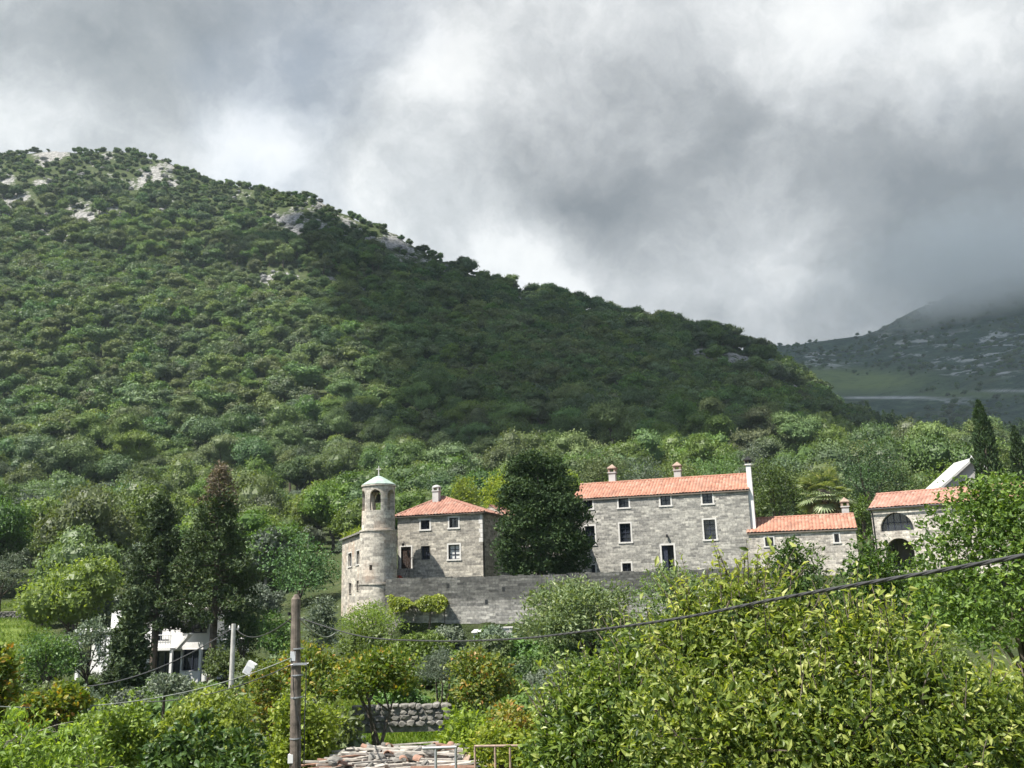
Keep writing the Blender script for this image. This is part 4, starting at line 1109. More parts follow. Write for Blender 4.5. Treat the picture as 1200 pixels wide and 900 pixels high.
def scatter_stuff(name, pts, rots, scales, idx, meshes, parent=None):
    """one object that draws a tree on each point (geometry nodes instances)"""
    c = bpy.data.collections.new(name + '_kinds')
    for i, m in enumerate(meshes):
        o = bpy.data.objects.new('%s_%02d' % (name, i), m); c.objects.link(o)
    me = bpy.data.meshes.new(name); me.vertices.add(len(pts)); me.vertices.foreach_set('co', np.asarray(pts, np.float32).ravel())
    for key, typ, val in (('turn', 'FLOAT', rots), ('size', 'FLOAT', scales), ('kind_index', 'INT', idx)):
        a = me.attributes.new(key, typ, 'POINT'); a.data.foreach_set('value', np.asarray(val, np.float32 if typ == 'FLOAT' else np.int32))
    me.update()
    o = link(bpy.data.objects.new(name, me), parent)
    g = bpy.data.node_groups.new(name, 'GeometryNodeTree')
    g.interface.new_socket('Geometry', in_out='INPUT', socket_type='NodeSocketGeometry'); g.interface.new_socket('Geometry', in_out='OUTPUT', socket_type='NodeSocketGeometry')
    N = g.nodes.new; gi, go = N('NodeGroupInput'), N('NodeGroupOutput')
    m2p = N('GeometryNodeMeshToPoints'); iop = N('GeometryNodeInstanceOnPoints'); ci = N('GeometryNodeCollectionInfo')
    ci.inputs['Collection'].default_value = c; ci.inputs['Separate Children'].default_value = True; ci.inputs['Reset Children'].default_value = True
    def attr(k, t): a = N('GeometryNodeInputNamedAttribute'); a.data_type = t; a.inputs['Name'].default_value = k; return a.outputs['Attribute']
    xyz = N('ShaderNodeCombineXYZ'); ln = g.links.new
    ln(gi.outputs[0], m2p.inputs['Mesh']); ln(m2p.outputs[0], iop.inputs['Points']); ln(ci.outputs[0], iop.inputs['Instance'])
    iop.inputs['Pick Instance'].default_value = True
    ln(attr('kind_index', 'INT'), iop.inputs['Instance Index']); ln(attr('turn', 'FLOAT'), xyz.inputs['Z']); ln(xyz.outputs[0], iop.inputs['Rotation']); ln(attr('size', 'FLOAT'), iop.inputs['Scale'])
    ln(iop.outputs[0], go.inputs[0])
    md = o.modifiers.new('trees', 'NODES'); md.node_group = g
    return tag(o, kind='stuff')

HILL_LABEL = {
    'pine': ('pine_tree', 'flat-topped pine with layered crown among the trees on the lower hillside', 'pine'),
    'round': ('oak_tree', 'dark rounded evergreen tree in the wood on the lower hillside', 'tree'),
    'broad': ('leafy_tree', 'fresh green rounded broadleaf tree in the wood on the lower hillside', 'tree'),
    'light': ('leafy_tree', 'light yellow-green rounded tree among darker ones on the lower hillside', 'tree'),
    'olive': ('olive_tree', 'greyish silver-green olive tree on the lower slope', 'olive tree'),
    'shrub': ('hillside_shrub', 'dark green round shrub on the hillside', 'shrub'),
    'lightshrub': ('hillside_shrub', 'fresh green round shrub on the hillside', 'shrub'),
    'conifer': ('dark_conifer', 'dark pointed conifer on the low wooded hill at the right', 'conifer')}

def hillside():
    rng = np.random.default_rng(31)
    pts = []
    step = 7.4
    xs = np.arange(-620, 420, step); ys = np.arange(84, 668, step)
    X, Y = np.meshgrid(xs, ys); X = (X + rng.uniform(-.48, .48, X.shape) * step).ravel(); Y = (Y + rng.uniform(-.48, .48, Y.shape) * step).ravel()
    # scrub grows closer together on the upper slopes
    X2, Y2 = np.meshgrid(np.arange(-620, 420, 4.4), np.arange(330, 668, 4.4)); X2 = (X2 + rng.uniform(-.48, .48, X2.shape) * 4.4).ravel(); Y2 = (Y2 + rng.uniform(-.48, .48, Y2.shape) * 4.4).ravel()
    u2 = X2 / Y2; k2 = (Y2 - 220) / (np.interp(u2, RU[:, 0], RU[:, 2]) - 220) > .5; X = np.concatenate([X, X2[k2]]); Y = np.concatenate([Y, Y2[k2]])
    u = X / Y; px = 600 + 1040 * u
    d1 = np.interp(u, RU[:, 0], RU[:, 2])
    keep = (px > -170) & (px < 1330) & (Y < d1 + 6); X, Y, px, d1 = X[keep], Y[keep], px[keep], d1[keep]
    Z = ground(X, Y); R = rockiness(X, Y, Z); PX, PY = project(X, Y, Z)
    f1 = wav(X, Y, Z, 60, 3); f2 = wav(X + 300, Y, Z, 26, 3); q = rng.uniform(size=len(X))
    keep = (q > np.clip(R * np.where(PX > 780, 2.0, 2.2), 0, .95)) & ~((Y < 122) & (PX > 330) & (PX < 1240)) & ~((np.abs(px - 15) < 62) & (Y < 116) & (Y > 86)) & ~((PX < 300) & (Y < 98) & (PX > 130)) & ~((PX < 440) & (Y < 92) & (q < .4))
    keep &= ~((Y < 140) & (PX > 870) & (q < .5))
    X, Y, Z, R, PX, PY, f1, f2, d1 = (a[keep] for a in (X, Y, Z, R, PX, PY, f1, f2, d1)); n = len(X)
    t = np.clip((Y - 220) / (d1 - 220), 0, 1)
    q = rng.uniform(size=n); kind = np.full(n, 'round', dtype=object)
    left = PX < 420
    kind[(q < .50 + .3 * f1) & (Y > 190)] = 'pine'
    kind[(q > .80 - .25 * f2)] = 'broad'
    low = (Y < 235) & left
    kind[low & (q < .34 - .25 * f2)] = 'olive'; kind[low & (q > .62)] = 'broad'; kind[low & (q > .82)] = 'light'; kind[(Y < 330) & (q > .93)] = 'light'; kind[(Y < 200) & ~left & (q > .35)] = 'broad'
    hi = t > .62
    kind[hi & left & (q > .35)] = 'shrub'; kind[hi & (PX < 330) & (q > .68)] = 'lightshrub'; kind[(t > .86) & (PX < 620) & (q < .7)] = 'shrub'; kind[(t > .8) & (kind == 'pine')] = 'round'; kind[(R > .1) & (q > .3)] = 'shrub'
    rightwood = (PX > 1015) & (Y > 300); kind[rightwood & (q < .8)] = 'conifer'
    mid = (PX > 430) & (Y > 200) & (t < .55); kind[mid & (q > .55)] = 'broad'
    size = rng.uniform(.66, 1.34, n) ** 1.1 * np.where(t > .75, 1.0, 1.0) * np.where(Y < 150, .9, 1.0)
    # keep the trees from standing in one another: thin where two big ones meet
    apx = size * np.array([KINDS[k][4] for k in kind]) / np.hypot(X, Y) * 1040
    # trees of the nearer rows hide those behind; rank by size in the picture inside the frame
    vis = (PX > -10) & (PX < 1210) & (PY > 150) & (PY < 900)
    hidden = (PX > 400) & (PX < 1000) & (PY > 598)
    rank = np.argsort(-np.where(vis & ~hidden, apx, 0)); chosen = rank[:290]; is_single = np.zeros(n, bool); is_single[chosen] = True
    rot = rng.uniform(0, 6.28, n)
    for i in chosen:
        k = kind[i]; nm, lb, cat = HILL_LABEL[k]; cm, tm = (FINE if apx[i] > 26 else PROTO)[k][rng.integers(len(PROTO[k]))]
        o = thing(nm, lb, cat, (X[i], Y[i], Z[i]), rot[i], 'trees of the lower hillside'); s = size[i]; o.scale = (s, s, s * rng.uniform(.95, 1.3))
        link(bpy.data.objects.new('crown', cm), o); link(bpy.data.objects.new('trunk', tm), o)
    names = list(KINDS); meshes = []; start = {}
    for k in names:
        start[k] = len(meshes); meshes += [joined(*p) for p in PROTO[k]]
    r = ~is_single; nk = len(meshes)
    idx = np.array([start[k] + rng.integers(len(PROTO[k])) + (nk if y < 270 else 0) for k, y in zip(kind[r], Y[r])]); meshes += [joined(*p) for k in names for p in FINE[k]]
    scatter_stuff('forest', np.stack([X, Y, Z - .3], -1)[r], rot[r], size[r], idx, meshes)
    # woods on the far mountain
    m = 5200; uu = rng.uniform(.2, 1.05, m); tt = rng.uniform(0, 1, m) ** .7; x, y, z = far_ground(uu, tt); px, py = project(x, y, z)
    open_ = np.exp(-((px - 1000) / 95) ** 2 - ((py - 450) / 18) ** 2) + np.exp(-((px - 1060) / 60) ** 2 - ((py - 467) / 6) ** 2) + .7 * np.exp(-((px - 1120) / 60) ** 2 - ((py - 412) / 20) ** 2)
    k = (rng.uniform(size=m) > open_ * 1.2) & (wav(x, y, z, 60, 3) > -.35); m = k.sum()
    scatter_stuff('mountain_forest', np.stack([x, y, z - .5], -1)[k], rng.uniform(0, 6.28, m), rng.uniform(.6, 1.15, m), np.array([start['shrub'] + rng.integers(3) if a < .5 else start['round'] + rng.integers(4) for a in rng.uniform(size=m)]), meshes)
hillside()

# ------------------------------------------------------------------ trees that stand out one by one
def crown_frame(box, d):
    x0, y0, x1, y1 = box
    c = at((x0 + x1) / 2, (y0 + y1) / 2, d); w = (at(x1, (y0 + y1) / 2, d) - at(x0, (y0 + y1) / 2, d)).length; h = at((x0 + x1) / 2, y0, d).z - at((x0 + x1) / 2, y1, d).z
    return c, w, h

SEED = [500]
def tree(name, label, cat, box, d, leafmat, leaf, n, per=7, bark='bark', aspect=.55, clump=.09, lobes=11, sub=.40, group=None, stems=1, twigs=0, base_px=None, near=False, jitter=.6, up=.35, trunk_r=None, gap_low=-.55, tint_var=.18, flat=.65, droop=0.0, inner=.18, spread=.72, depth=1.0, bare=False):
    SEED[0] += 1; rng = np.random.default_rng(SEED[0])
    c, w, h = crown_frame(box, d)
    bx = at(base_px, 800, d).x if base_px else c.x + rng.normal() * w * .05
    gz = float(ground(bx, d))
    o = thing(name, label, cat, (bx, d, gz), 0, group)
    if not bare and c.z - h / 2 > gz + .3 and c.z - h / 2 - gz < h * 2.6:      # bushy to the ground
        zt_ = c.z + h / 2; c.z = (zt_ + gz + .2) / 2; h = zt_ - gz - .2
    cc = np.array([c.x - bx, 0, c.z - gz]); r = np.array([w / 2, w / 2 * depth, h / 2])
    lb = make_lobes(rng, cc, r * .92, lobes, sub, .9, spread)
    P, O, T = crown_points(rng, lb, n, per, w * clump, flat=flat, zmin=gap_low, inner=inner)
    k = P[:, 2] > .05; P, O, T = P[k], O[k], T[k]
    v, t, tt = leaf_cloud(rng, P, O, leaf, aspect, up=up, jitter=jitter, clump_tint=T, tint_var=tint_var, near=near, droop=droop)
    cr = link(bpy.data.objects.new('crown', np_mesh('crown', v, tris=t, mats=[L[leafmat]], tint=tt)), o)
    fz = max(.3, (cc[2] - r[2] * .55)) if h > 0 else .5
    tr = trunk_mesh('trunk', (0, 0, -.4), (cc[0] * .5, 0, min(fz, cc[2])), lb[:9], trunk_r or max(.05, w * .026), None, rng, 8, twigs, stems, P)
    tr.build('trunk', M[bark], o)
    return o

def band_tree(label, box, d, mat, name='broadleaf_tree', cat='tree', **kw):
    w = (box[2] - box[0]) / F * d
    return tree(name, label, cat, box, d, mat, kw.pop('leaf', .25), kw.pop('n', int(420 + w * 46)), 7, group=kw.pop('group', 'trees behind the monastery'), **kw)

# behind the buildings, left to right
band_tree('pale yellow-green feathery tree rising behind the small hip-roofed house', (522, 556, 575, 625), 100, 'lime', leaf=.26)
band_tree('yellow-green tree with olive tips between the house roof and the big dark cypress', (556, 542, 606, 620), 104, 'yellow', leaf=.28)
band_tree('light green tree peeping out right of the big dark cypress', (640, 545, 690, 620), 106, 'lime', leaf=.3)
band_tree('dark domed pine behind the left end of the long roof', (672, 522, 748, 575), 118, 'pine', name='pine_tree', cat='pine', depth=.8, flat=.5)
band_tree('grey-green tree behind the left ridge chimney of the long building', (722, 532, 792, 590), 112, 'olive')
band_tree('fresh green tree behind the long roof between its two ridge chimneys', (752, 520, 826, 590), 116, 'broad')
band_tree('broad mid green tree just right of the middle ridge chimney', (798, 517, 880, 590), 118, 'broad')
band_tree('small olive-green rounded tree high behind the white gable chimney', (850, 510, 902, 552), 128, 'olive')
band_tree('large soft grey-green tree right of the white gable chimney', (864, 528, 948, 625), 108, 'broad', leaf=.3)
band_tree('dull green tree directly behind the palm', (925, 545, 1000, 620), 112, 'broad')
band_tree('big dark green tree standing highest behind the gap between low and arcaded buildings', (966, 512, 1064, 600), 114, 'holm')
band_tree('fresh green tree over the left end of the pink ribbed roof', (1034, 536, 1098, 590), 112, 'broad')
band_tree('light green bushy tree behind the white chapel gable', (1072, 530, 1142, 585), 118, 'lime')
band_tree('round green tree between the two slender cypresses', (1158, 514, 1204, 575), 122, 'broad')
band_tree('low green shrubbery tree left of the arcaded gable', (990, 575, 1030, 640), 90, 'broad', n=200)
band_tree('dark green tree on the far right beyond the second cypress', (1190, 520, 1260, 590), 118, 'holm')

# left of the monastery
G2 = 'trees left of the monastery'
band_tree('dense dark oak just left of the stone wing', (300, 622, 402, 728), 98, 'holm', group=G2, leaf=.3, n=700)
band_tree('mid green tree showing between the two tall conifers', (196, 664, 238, 716), 86, 'broad', group=G2, leaf=.26, n=300)
band_tree('bright yellow-leaved tree left of the dark conifers', (72, 656, 118, 700), 104, 'yellow', group=G2, leaf=.25)
band_tree('silvery olive tree below the yellow-leaved tree', (60, 676, 122, 728), 98, 'olive', group=G2, name='olive_tree', cat='olive tree', leaf=.2, n=500)
band_tree('silver olive tree cut by the left edge above the small meadow', (-30, 640, 34, 716), 106, 'olive', group=G2, name='olive_tree', cat='olive tree', leaf=.2, n=500)
band_tree('dark green tree beside the meadow at the left', (28, 690, 76, 732), 100, 'holm', group=G2)
band_tree('grey-green feathery tree in front of the white porch', (66, 712, 142, 800), 62, 'olive', group=G2, name='olive_tree', cat='tree', leaf=.2, n=420, clump=.07)
band_tree('dull green spreading tree left of the white house', (22, 724, 98, 806), 58, 'broad', group=G2, leaf=.2, n=520)
band_tree('grey-leaved tree right behind the tall wooden pole', (352, 694, 398, 764), 64, 'olive', group=G2, leaf=.18, n=480)
band_tree('dark shrub tree left of the tall wooden pole', (292, 716, 350, 772), 66, 'broad', group=G2, leaf=.2, n=420)
band_tree('low green bush below the conifer trunks and the concrete pole', (240, 752, 296, 800), 58, 'broad', group=G2, leaf=.17, n=420)

band_tree('dark leafy bush hiding the right end of the white house', (256, 690, 312, 800), 68, 'holm', group=G2, leaf=.18, n=700)
# foot of the rampart and the gardens below
G3 = 'garden trees below the rampart'
band_tree('olive-green scrub at the foot of the stone wing', (392, 704, 476, 758), 71, 'lime', group=G3, name='garden_shrub', cat='shrub', leaf=.15, n=600)
band_tree('large-leaved fig bush under the vine on the rampart', (386, 732, 470, 778), 60, 'broad', group=G3, name='fig_bush', cat='shrub', leaf=.26, n=420)
band_tree('green fig bush below the vine trunk', (446, 738, 530, 782), 58, 'broad', group=G3, name='fig_bush', cat='shrub', leaf=.24, n=420)
band_tree('small lime bush beside the tiny white shed', (568, 746, 612, 786), 60, 'lime', group=G3, name='garden_shrub', cat='shrub', leaf=.17, n=360)
band_tree('dark hedge-like bush below the pale tree at the rampart', (690, 736, 770, 800), 52, 'holm', group=G3, name='garden_shrub', cat='shrub', leaf=.18, n=420)
band_tree('big pale green tree with tufted leaves before the rampart', (590, 664, 772, 782), 55, 'pale', group=G3, name='pale_tree', cat='tree', leaf=.26, n=1500, aspect=.42, clump=.055, lobes=16, sub=.32, inner=.3, jitter=.5)
band_tree('soft grey-green tree at the right end of the visible rampart', (742, 632, 852, 740), 52, 'broad', group=G3, leaf=.17, n=1000, clump=.06, lobes=14)
band_tree('silvery olive tree behind the middle persimmon tree', (484, 754, 548, 815), 44, 'olive', group=G3, name='olive_tree', cat='olive tree', leaf=.12, n=620, stems=3, bare=True, aspect=.3, clump=.08)
band_tree('silver-grey olive bush in front of the pale tree', (618, 762, 684, 812), 34, 'olive', group=G3, name='olive_tree', cat='olive tree', leaf=.10, n=650, aspect=.28)
band_tree('bronze-tipped rounded fruit tree right of the silvery olive', (522, 748, 616, 832), 38, 'persimmon', group=G3, name='fruit_tree', cat='fruit tree', leaf=.17, n=620)
band_tree('orange-tipped persimmon tree with bare trunks on the grass', (392, 760, 506, 842), 33, 'persimmon', group=G3, name='persimmon_tree', cat='fruit tree', leaf=.17, n=560, stems=3, bare=True, base_px=450, trunk_r=.10, gap_low=-.4)
band_tree('bronze-green persimmon tree just right of the wooden pole', (300, 756, 430, 850), 36, 'persimmon', group=G3, name='persimmon_tree', cat='fruit tree', leaf=.18, n=680, stems=2, bare=True, base_px=392, trunk_r=.09)
band_tree('bright green bush with upright shoots behind the metal rail', (500, 816, 600, 892), 24, 'lime', group=G3, name='garden_shrub', cat='shrub', leaf=.13, n=560, near=True)
band_tree('shrub with orange young leaves beside the big citrus tree', (556, 798, 664, 900), 17, 'orange', group=G3, name='garden_shrub', cat='shrub', leaf=.085, n=900, near=True)
band_tree('yellowish shrub growing over the rusty rail', (540, 846, 640, 915), 14, 'yellow', group=G3, name='garden_shrub', cat='shrub', leaf=.07, n=560, near=True)
band_tree('dark rounded citrus tree under the low building', (896, 606, 992, 742), 41, 'glossy', group=G3, name='citrus_tree', cat='fruit tree', leaf=.17, n=760, clump=.07)
band_tree('glossy green citrus tree below the stacked arches', (964, 622, 1090, 762), 37, 'glossy', group=G3, name='citrus_tree', cat='fruit tree', leaf=.17, n=900, clump=.065, tint_var=.25)
band_tree('large dense bright green tree at the right edge in front of the arcaded building', (1076, 536, 1304, 860), 33, 'bigtree', group=G3, name='large_tree', cat='tree', leaf=.19, n=2600, clump=.05, lobes=20, sub=.33, inner=.25)
band_tree('light green tree with upright tufted sprays before the large right tree', (1046, 692, 1192, 840), 13.5, 'soft', group=G3, name='tufted_tree', cat='tree', leaf=.058, n=2200, near=True, clump=.05, lobes=22, sub=.25, inner=.3, up=.2)
band_tree('smaller glossy citrus tree hiding the foot of the lower arch', (1016, 622, 1104, 740), 39, 'glossy', group=G3, name='citrus_tree', cat='fruit tree', leaf=.17, n=600, clump=.08)
# near left
G4 = 'bushes in the near left corner'
band_tree('tangled green fruit tree with bare pale twigs at the lower left corner', (-60, 800, 160, 960), 13, 'lime', group=G4, name='fruit_tree', cat='fruit tree', leaf=.10, n=1500, near=True, aspect=.36, bark='bark_pale', twigs=220, clump=.05, lobes=16, sub=.33, trunk_r=.06)
band_tree('small bronze-tipped bush at the left edge of the picture', (-40, 738, 36, 830), 17, 'persimmon', group=G4, name='garden_shrub', cat='shrub', leaf=.11, n=600, near=True)
band_tree('round lime-green bush in front of the white house', (92, 782, 172, 880), 19, 'lime', group=G4, name='garden_shrub', cat='shrub', leaf=.09, n=900, near=True)
band_tree('low orange-flecked bush left of the round lime bush', (24, 796, 104, 870), 16, 'persimmon', group=G4, name='garden_shrub', cat='shrub', leaf=.09, n=560, near=True)
band_tree('dark glossy orange tree in the lower left, below the lime-green bushes', (150, 822, 325, 960), 13.5, 'glossy', group=G4, name='orange_tree', cat='fruit tree', leaf=.095, n=1500, near=True, lobes=16, sub=.33, clump=.055)
band_tree('wide lime-green bush between the white house and the orange tree', (168, 790, 330, 900), 20, 'lime', group=G4, name='garden_shrub', cat='shrub', leaf=.095, n=1500, near=True, lobes=16, sub=.33, clump=.05)
band_tree('tall lime-green bush behind the foot of the wooden pole', (300, 800, 398, 925), 22.5, 'lime', group=G4, name='garden_shrub', cat='shrub', leaf=.10, n=1100, near=True)
band_tree('grey heath-like bush under the white house', (164, 786, 226, 824), 27, 'olive', group=G4, name='garden_shrub', cat='shrub', leaf=.1, n=420)
band_tree('yellow-green bush left of the wooden pole top box', (282, 768, 346, 832), 30, 'persimmon', group=G4, name='garden_shrub', cat='shrub', leaf=.13, n=480)

# --- bushes that fill the gardens
def garden_bushes():
    rng = np.random.default_rng(58); n = 0
    labels = {'shrub': 'dark green rounded garden bush among the trees below the rampart', 'lightshrub': 'fresh green rounded garden bush among the trees below the rampart', 'olive': 'grey-green low bush among the garden trees below the rampart'}
    for _ in range(400):
        if n >= 92: break
        d = rng.uniform(30, 71); px = rng.uniform(-20, 780)
        if n >= 70: d = rng.uniform(42, 66); px = rng.uniform(545, 790)
        x = at(px, 800, d).x
        if 395 < px < 560 and d < 47: continue
        if 140 < px < 265 and d > 57: continue
        if px > 380 and d > 66: continue
        k = ('shrub', 'lightshrub', 'lightshrub', 'olive')[rng.integers(4)]; cm, tm = FINE[k][rng.integers(len(FINE[k]))]
        o = thing('garden_bush', labels[k], 'bush', (x, d, float(ground(x, d)) - (.9 if k == 'olive' else .1)), rng.uniform(0, 6.28), 'bushes filling the gardens'); s = rng.uniform(.42, .85) * (.7 if k == 'olive' else 1); o.scale = (s, s, s)
        link(bpy.data.objects.new('crown', cm), o); link(bpy.data.objects.new('trunk', tm), o); n += 1
garden_bushes()

# --- the big citrus tree close to the viewer
def big_citrus(label, bx_px, d, spec, leafmat, leaf, n, shoots, seed):
    rng = np.random.default_rng(seed)
    bx = at(bx_px, 900, d).x; gz = float(ground(bx, d))
    o = thing('citrus_tree', label, 'fruit tree', (bx, d, gz), 0, 'citrus trees close to the viewer')
    lobes = []
    for px, py, dd, r in spec:
        c = at(px, py, dd); rr = r / F * dd
        lobes.append((np.array([c.x - bx, c.y - d, c.z - gz]), np.array([rr, rr * .9, rr * .85])))
    P, O, T = crown_points(rng, lobes, n, 9, .15, flat=.8, inner=.25, zmin=-.5)
    # leafy shoots that stand out above the crown
    sh, so_, st_ = [], [], []; twig = MB()
    for i in range(shoots):
        c, r = lobes[rng.integers(len(lobes))]; e = sphere_dirs(rng, 1, .15)[0]; a = c + e * r * .9; dirn = norm(e * .6 + np.array([0, 0, .8]) + rng.normal(size=3) * .25); ln = rng.uniform(.2, .55)
        q = limb(a, a + dirn * ln, 4, .05, rng); twig.tube(q, [.006, .005, .004, .002], 4)
        for k in range(10):
            t = (k + 1) / 10; side = rng.normal(size=3); side = norm(side - dirn * side.dot(dirn)); sh.append(a + dirn * ln * t + side * .035); so_.append(norm(side + dirn * .7)); st_.append(.62 + .25 * t)
    P = np.concatenate([P, sh]); O = np.concatenate([O, so_]); T = np.concatenate([T, st_])
    v, t, tt = leaf_cloud(rng, P, O, leaf, .42, clump_tint=T, tint_var=.26, near=True, fold=.3, droop=.12, sizevar=.40)
    link(bpy.data.objects.new('crown', np_mesh('crown', v, tris=t, mats=[L[leafmat]], tint=tt)), o)
    tr = MB(); mid = np.mean([c for c, r in lobes], 0); fork = np.array([mid[0] * .4, .1, max(1.0, mid[2] - 1.2)])
    tr.tube(limb((0, 0, -.3), fork, 6, 0, rng), [.15, .13, .12, .11, .1, .1], 9)
    for c, r in lobes:
        q = limb(fork + rng.normal(size=3) * .05, c + r * np.array([0, 0, .2]), 7, -.05, rng); q[1:-1] += rng.normal(size=(5, 3)) * .06; tr.tube(q, list(np.linspace(.06, .018, 7)), 6)
        for k in range(12):
            e = sphere_dirs(rng, 1, -.3)[0]; s = q[rng.integers(3, 7)]; tr.tube(limb(s, c + e * r * .98, 5, .1, rng), [.018, .014, .011, .008, .003], 5)
    tr.add(twig.v, twig.f)
    tr.build('trunk', M['bark_citrus'], o)
big_citrus('bushy citrus tree with the thick cable crossing above it, left of the tallest citrus', 700, 10.4, [(715, 880, 10.2, 82), (662, 885, 10.4, 40), (700, 820, 10.6, 48), (770, 805, 10.6, 55), (742, 775, 10.9, 34), (770, 880, 10, 60), (655, 845, 10.8, 24)], 'citrus_dark', .076, 1450, 80, 71)
big_citrus('tallest yellow-green citrus tree in the middle of the right foreground', 860, 9.2, [(850, 738, 9.4, 58), (878, 706, 9.6, 38), (842, 800, 9.2, 72), (905, 790, 9, 70), (830, 860, 8.8, 85), (920, 860, 8.6, 85), (790, 760, 9.6, 40), (930, 735, 9.4, 38), (880, 900, 8.4, 90), (812, 725, 9.7, 22)], 'citrus', .072, 2100, 120, 72)
big_citrus('wide citrus tree filling the lower right corner', 1090, 8.6, [(1020, 800, 8.8, 72), (1005, 755, 9.1, 40), (1090, 860, 8.4, 88), (1180, 885, 8.3, 88), (1000, 880, 8.2, 80), (1052, 790, 9, 46), (1140, 850, 8.8, 48), (1235, 852, 8.6, 60), (1100, 920, 8, 80), (1040, 742, 9.2, 24)], 'citrus', .070, 2000, 110, 73)

# --- tall dark conifers in front of the white house
def big_conifer(label, px, ptop, pbase, d, halfw, dead=0.0, first=.2, n_br=96, name='conifer_tree', mat='fir'):
    SEED[0] += 1; rng = np.random.default_rng(SEED[0])
    b = at(px, pbase, d); gz = float(ground(b.x, d)); zt = at(px, ptop, d).z; H = zt - gz; W = halfw / F * d
    o = thing(name, label, 'conifer', (b.x, d, gz), 0, 'dark conifers beside the white house')
    P, O, T, top = [], [], [], []; tr = MB()
    tr.tube([(0, 0, -.4), (.05, 0, H * .3), (0, .05, H * .7), (0, 0, H * .97)], [.32, .25, .13, .03], 8)
    for i in range(n_br):
        f = first + (1 - first) * (i + rng.uniform()) / n_br; z = H * f
        g = (f - first) / (1 - first)
        ln = W * (1.02 - g) ** .72 * rng.uniform(.55, 1.15) * (1 if f > first + .06 else .72) + .15; a = i * 2.4 + rng.normal() * .3
        dr = np.array([math.cos(a), math.sin(a), 0]); e = dr * ln + np.array([0, 0, -.12 * ln + .35 * ln * g])
        q = limb((0, 0, z), np.array([0, 0, z]) + e, 6, .10, rng); tr.tube(q, list(np.linspace(.05, .012, 6)), 4)
        m = int(26 + 60 * ln / W)
        for k in range(m):
            t = rng.uniform(.25, 1.02) ** .8; s = q[0] * (1 - t) + q[-1] * t + np.array([0, 0, .10 * ln * 4 * t * (1 - t) * .5])
            side = np.array([-dr[1], dr[0], 0]); w = .17 * ln * (1.1 - t * .6)
            p = s + side * rng.normal() * w * .8 + np.array([0, 0, abs(rng.normal()) * .18 - .10]) + rng.normal(size=3) * .12
            P.append(p); O.append(norm(dr * .7 + np.array([0, 0, .55]) + rng.normal(size=3) * .2)); T.append(.4 + .12 * rng.normal() + .1 * g); top.append(g)
    P, O, T, top = map(np.array, (P, O, T, top))
    P = np.repeat(P, 3, 0) + rng.normal(size=(len(P) * 3, 3)) * .12; O = np.repeat(O, 3, 0); T = np.repeat(T, 3); top = np.repeat(top, 3)
    isd = top > (1 - dead) + rng.normal(size=len(top)) * .04 if dead else np.zeros(len(P), bool)
    for nm, sel, mt, sz in (('crown', ~isd, mat, .26), ('dead_top', isd, 'dead', .2)):
        if sel.sum() < 5: continue
        s = sel if nm == 'crown' else sel & (rng.uniform(size=len(sel)) < .8)
        v, t, tt = leaf_cloud(rng, P[s], O[s], sz, .5, clump_tint=T[s], tint_var=.16)
        c = link(bpy.data.objects.new(nm, np_mesh(nm, v, tris=t, mats=[L[mt]], tint=tt)), o)
        if nm == 'dead_top': c['label'] = 'dry brown dead top of the conifer'
    tr.build('trunk', M['bark'], o)
big_conifer('tall dark conifer with a dry brown top beside the white house', 248, 548, 772, 66, 60, dead=.24, first=.30)
big_conifer('dark conifer with bare lower trunk left of the brown-topped one', 178, 586, 792, 67.5, 46, first=.33, n_br=78)
big_conifer('small dark spruce in front of the white porch', 150, 696, 806, 60, 28, first=.05, n_br=70)

# --- the big round cypress on the terrace
def round_cypress():
    rng = np.random.default_rng(91); d = 76.6
    c, w, h = crown_frame((576, 531, 690, 673), d); gz = float(ground(c.x, d))
    o = thing('cypress_tree', 'big dense dark cypress with rounded crown standing between house and long building', 'cypress', (c.x - .1, d, gz))
    lobes = []
    for i in range(64):
        f = rng.uniform(.06, 1.0); z = h * f; prof = (math.sin(math.pi * min(.97, .14 + .86 * (f * .86 + .04)) ** .8)) ** .62 * (1.0 if f < .75 else .95)
        prof = np.interp(f, [0, .06, .15, .3, .5, .7, .85, .95, 1.0], [.42, .62, .86, .99, 1.0, .84, .62, .40, .16])
        a = rng.uniform(0, 6.28); q = w * .5 * prof * .80; s = w * rng.uniform(.09, .15)
        lobes.append((np.array([math.cos(a) * q, math.sin(a) * q * .62, z + .1]), np.array([s, s, s * .75])))
    for f, p in ((.12, .6), (.28, .82), (.5, .86), (.72, .66), (.9, .3)): lobes.append((np.array([0, 0, h * f]), np.array([w * .5 * p, w * .5 * p * .62, h * .17])))
    P, O, T = crown_points(rng, lobes, 4600, 9, .42, flat=.7, zmin=-.7, inner=.1)
    O = norm(O + np.array([0, 0, .5])); k = P[:, 2] > .15
    v, t, tt = leaf_cloud(rng, P[k], O[k], .27, .5, clump_tint=T[k], tint_var=.18)
    link(bpy.data.objects.new('crown', np_mesh('crown', v, tris=t, mats=[L['cypress']], tint=tt)), o)
    m = MB(); m.tube([(0, 0, -.3), (0, 0, h * .5), (0, 0, h * .9)], [.4, .25, .06], 9); m.build('trunk', M['bark'], o)
round_cypress()

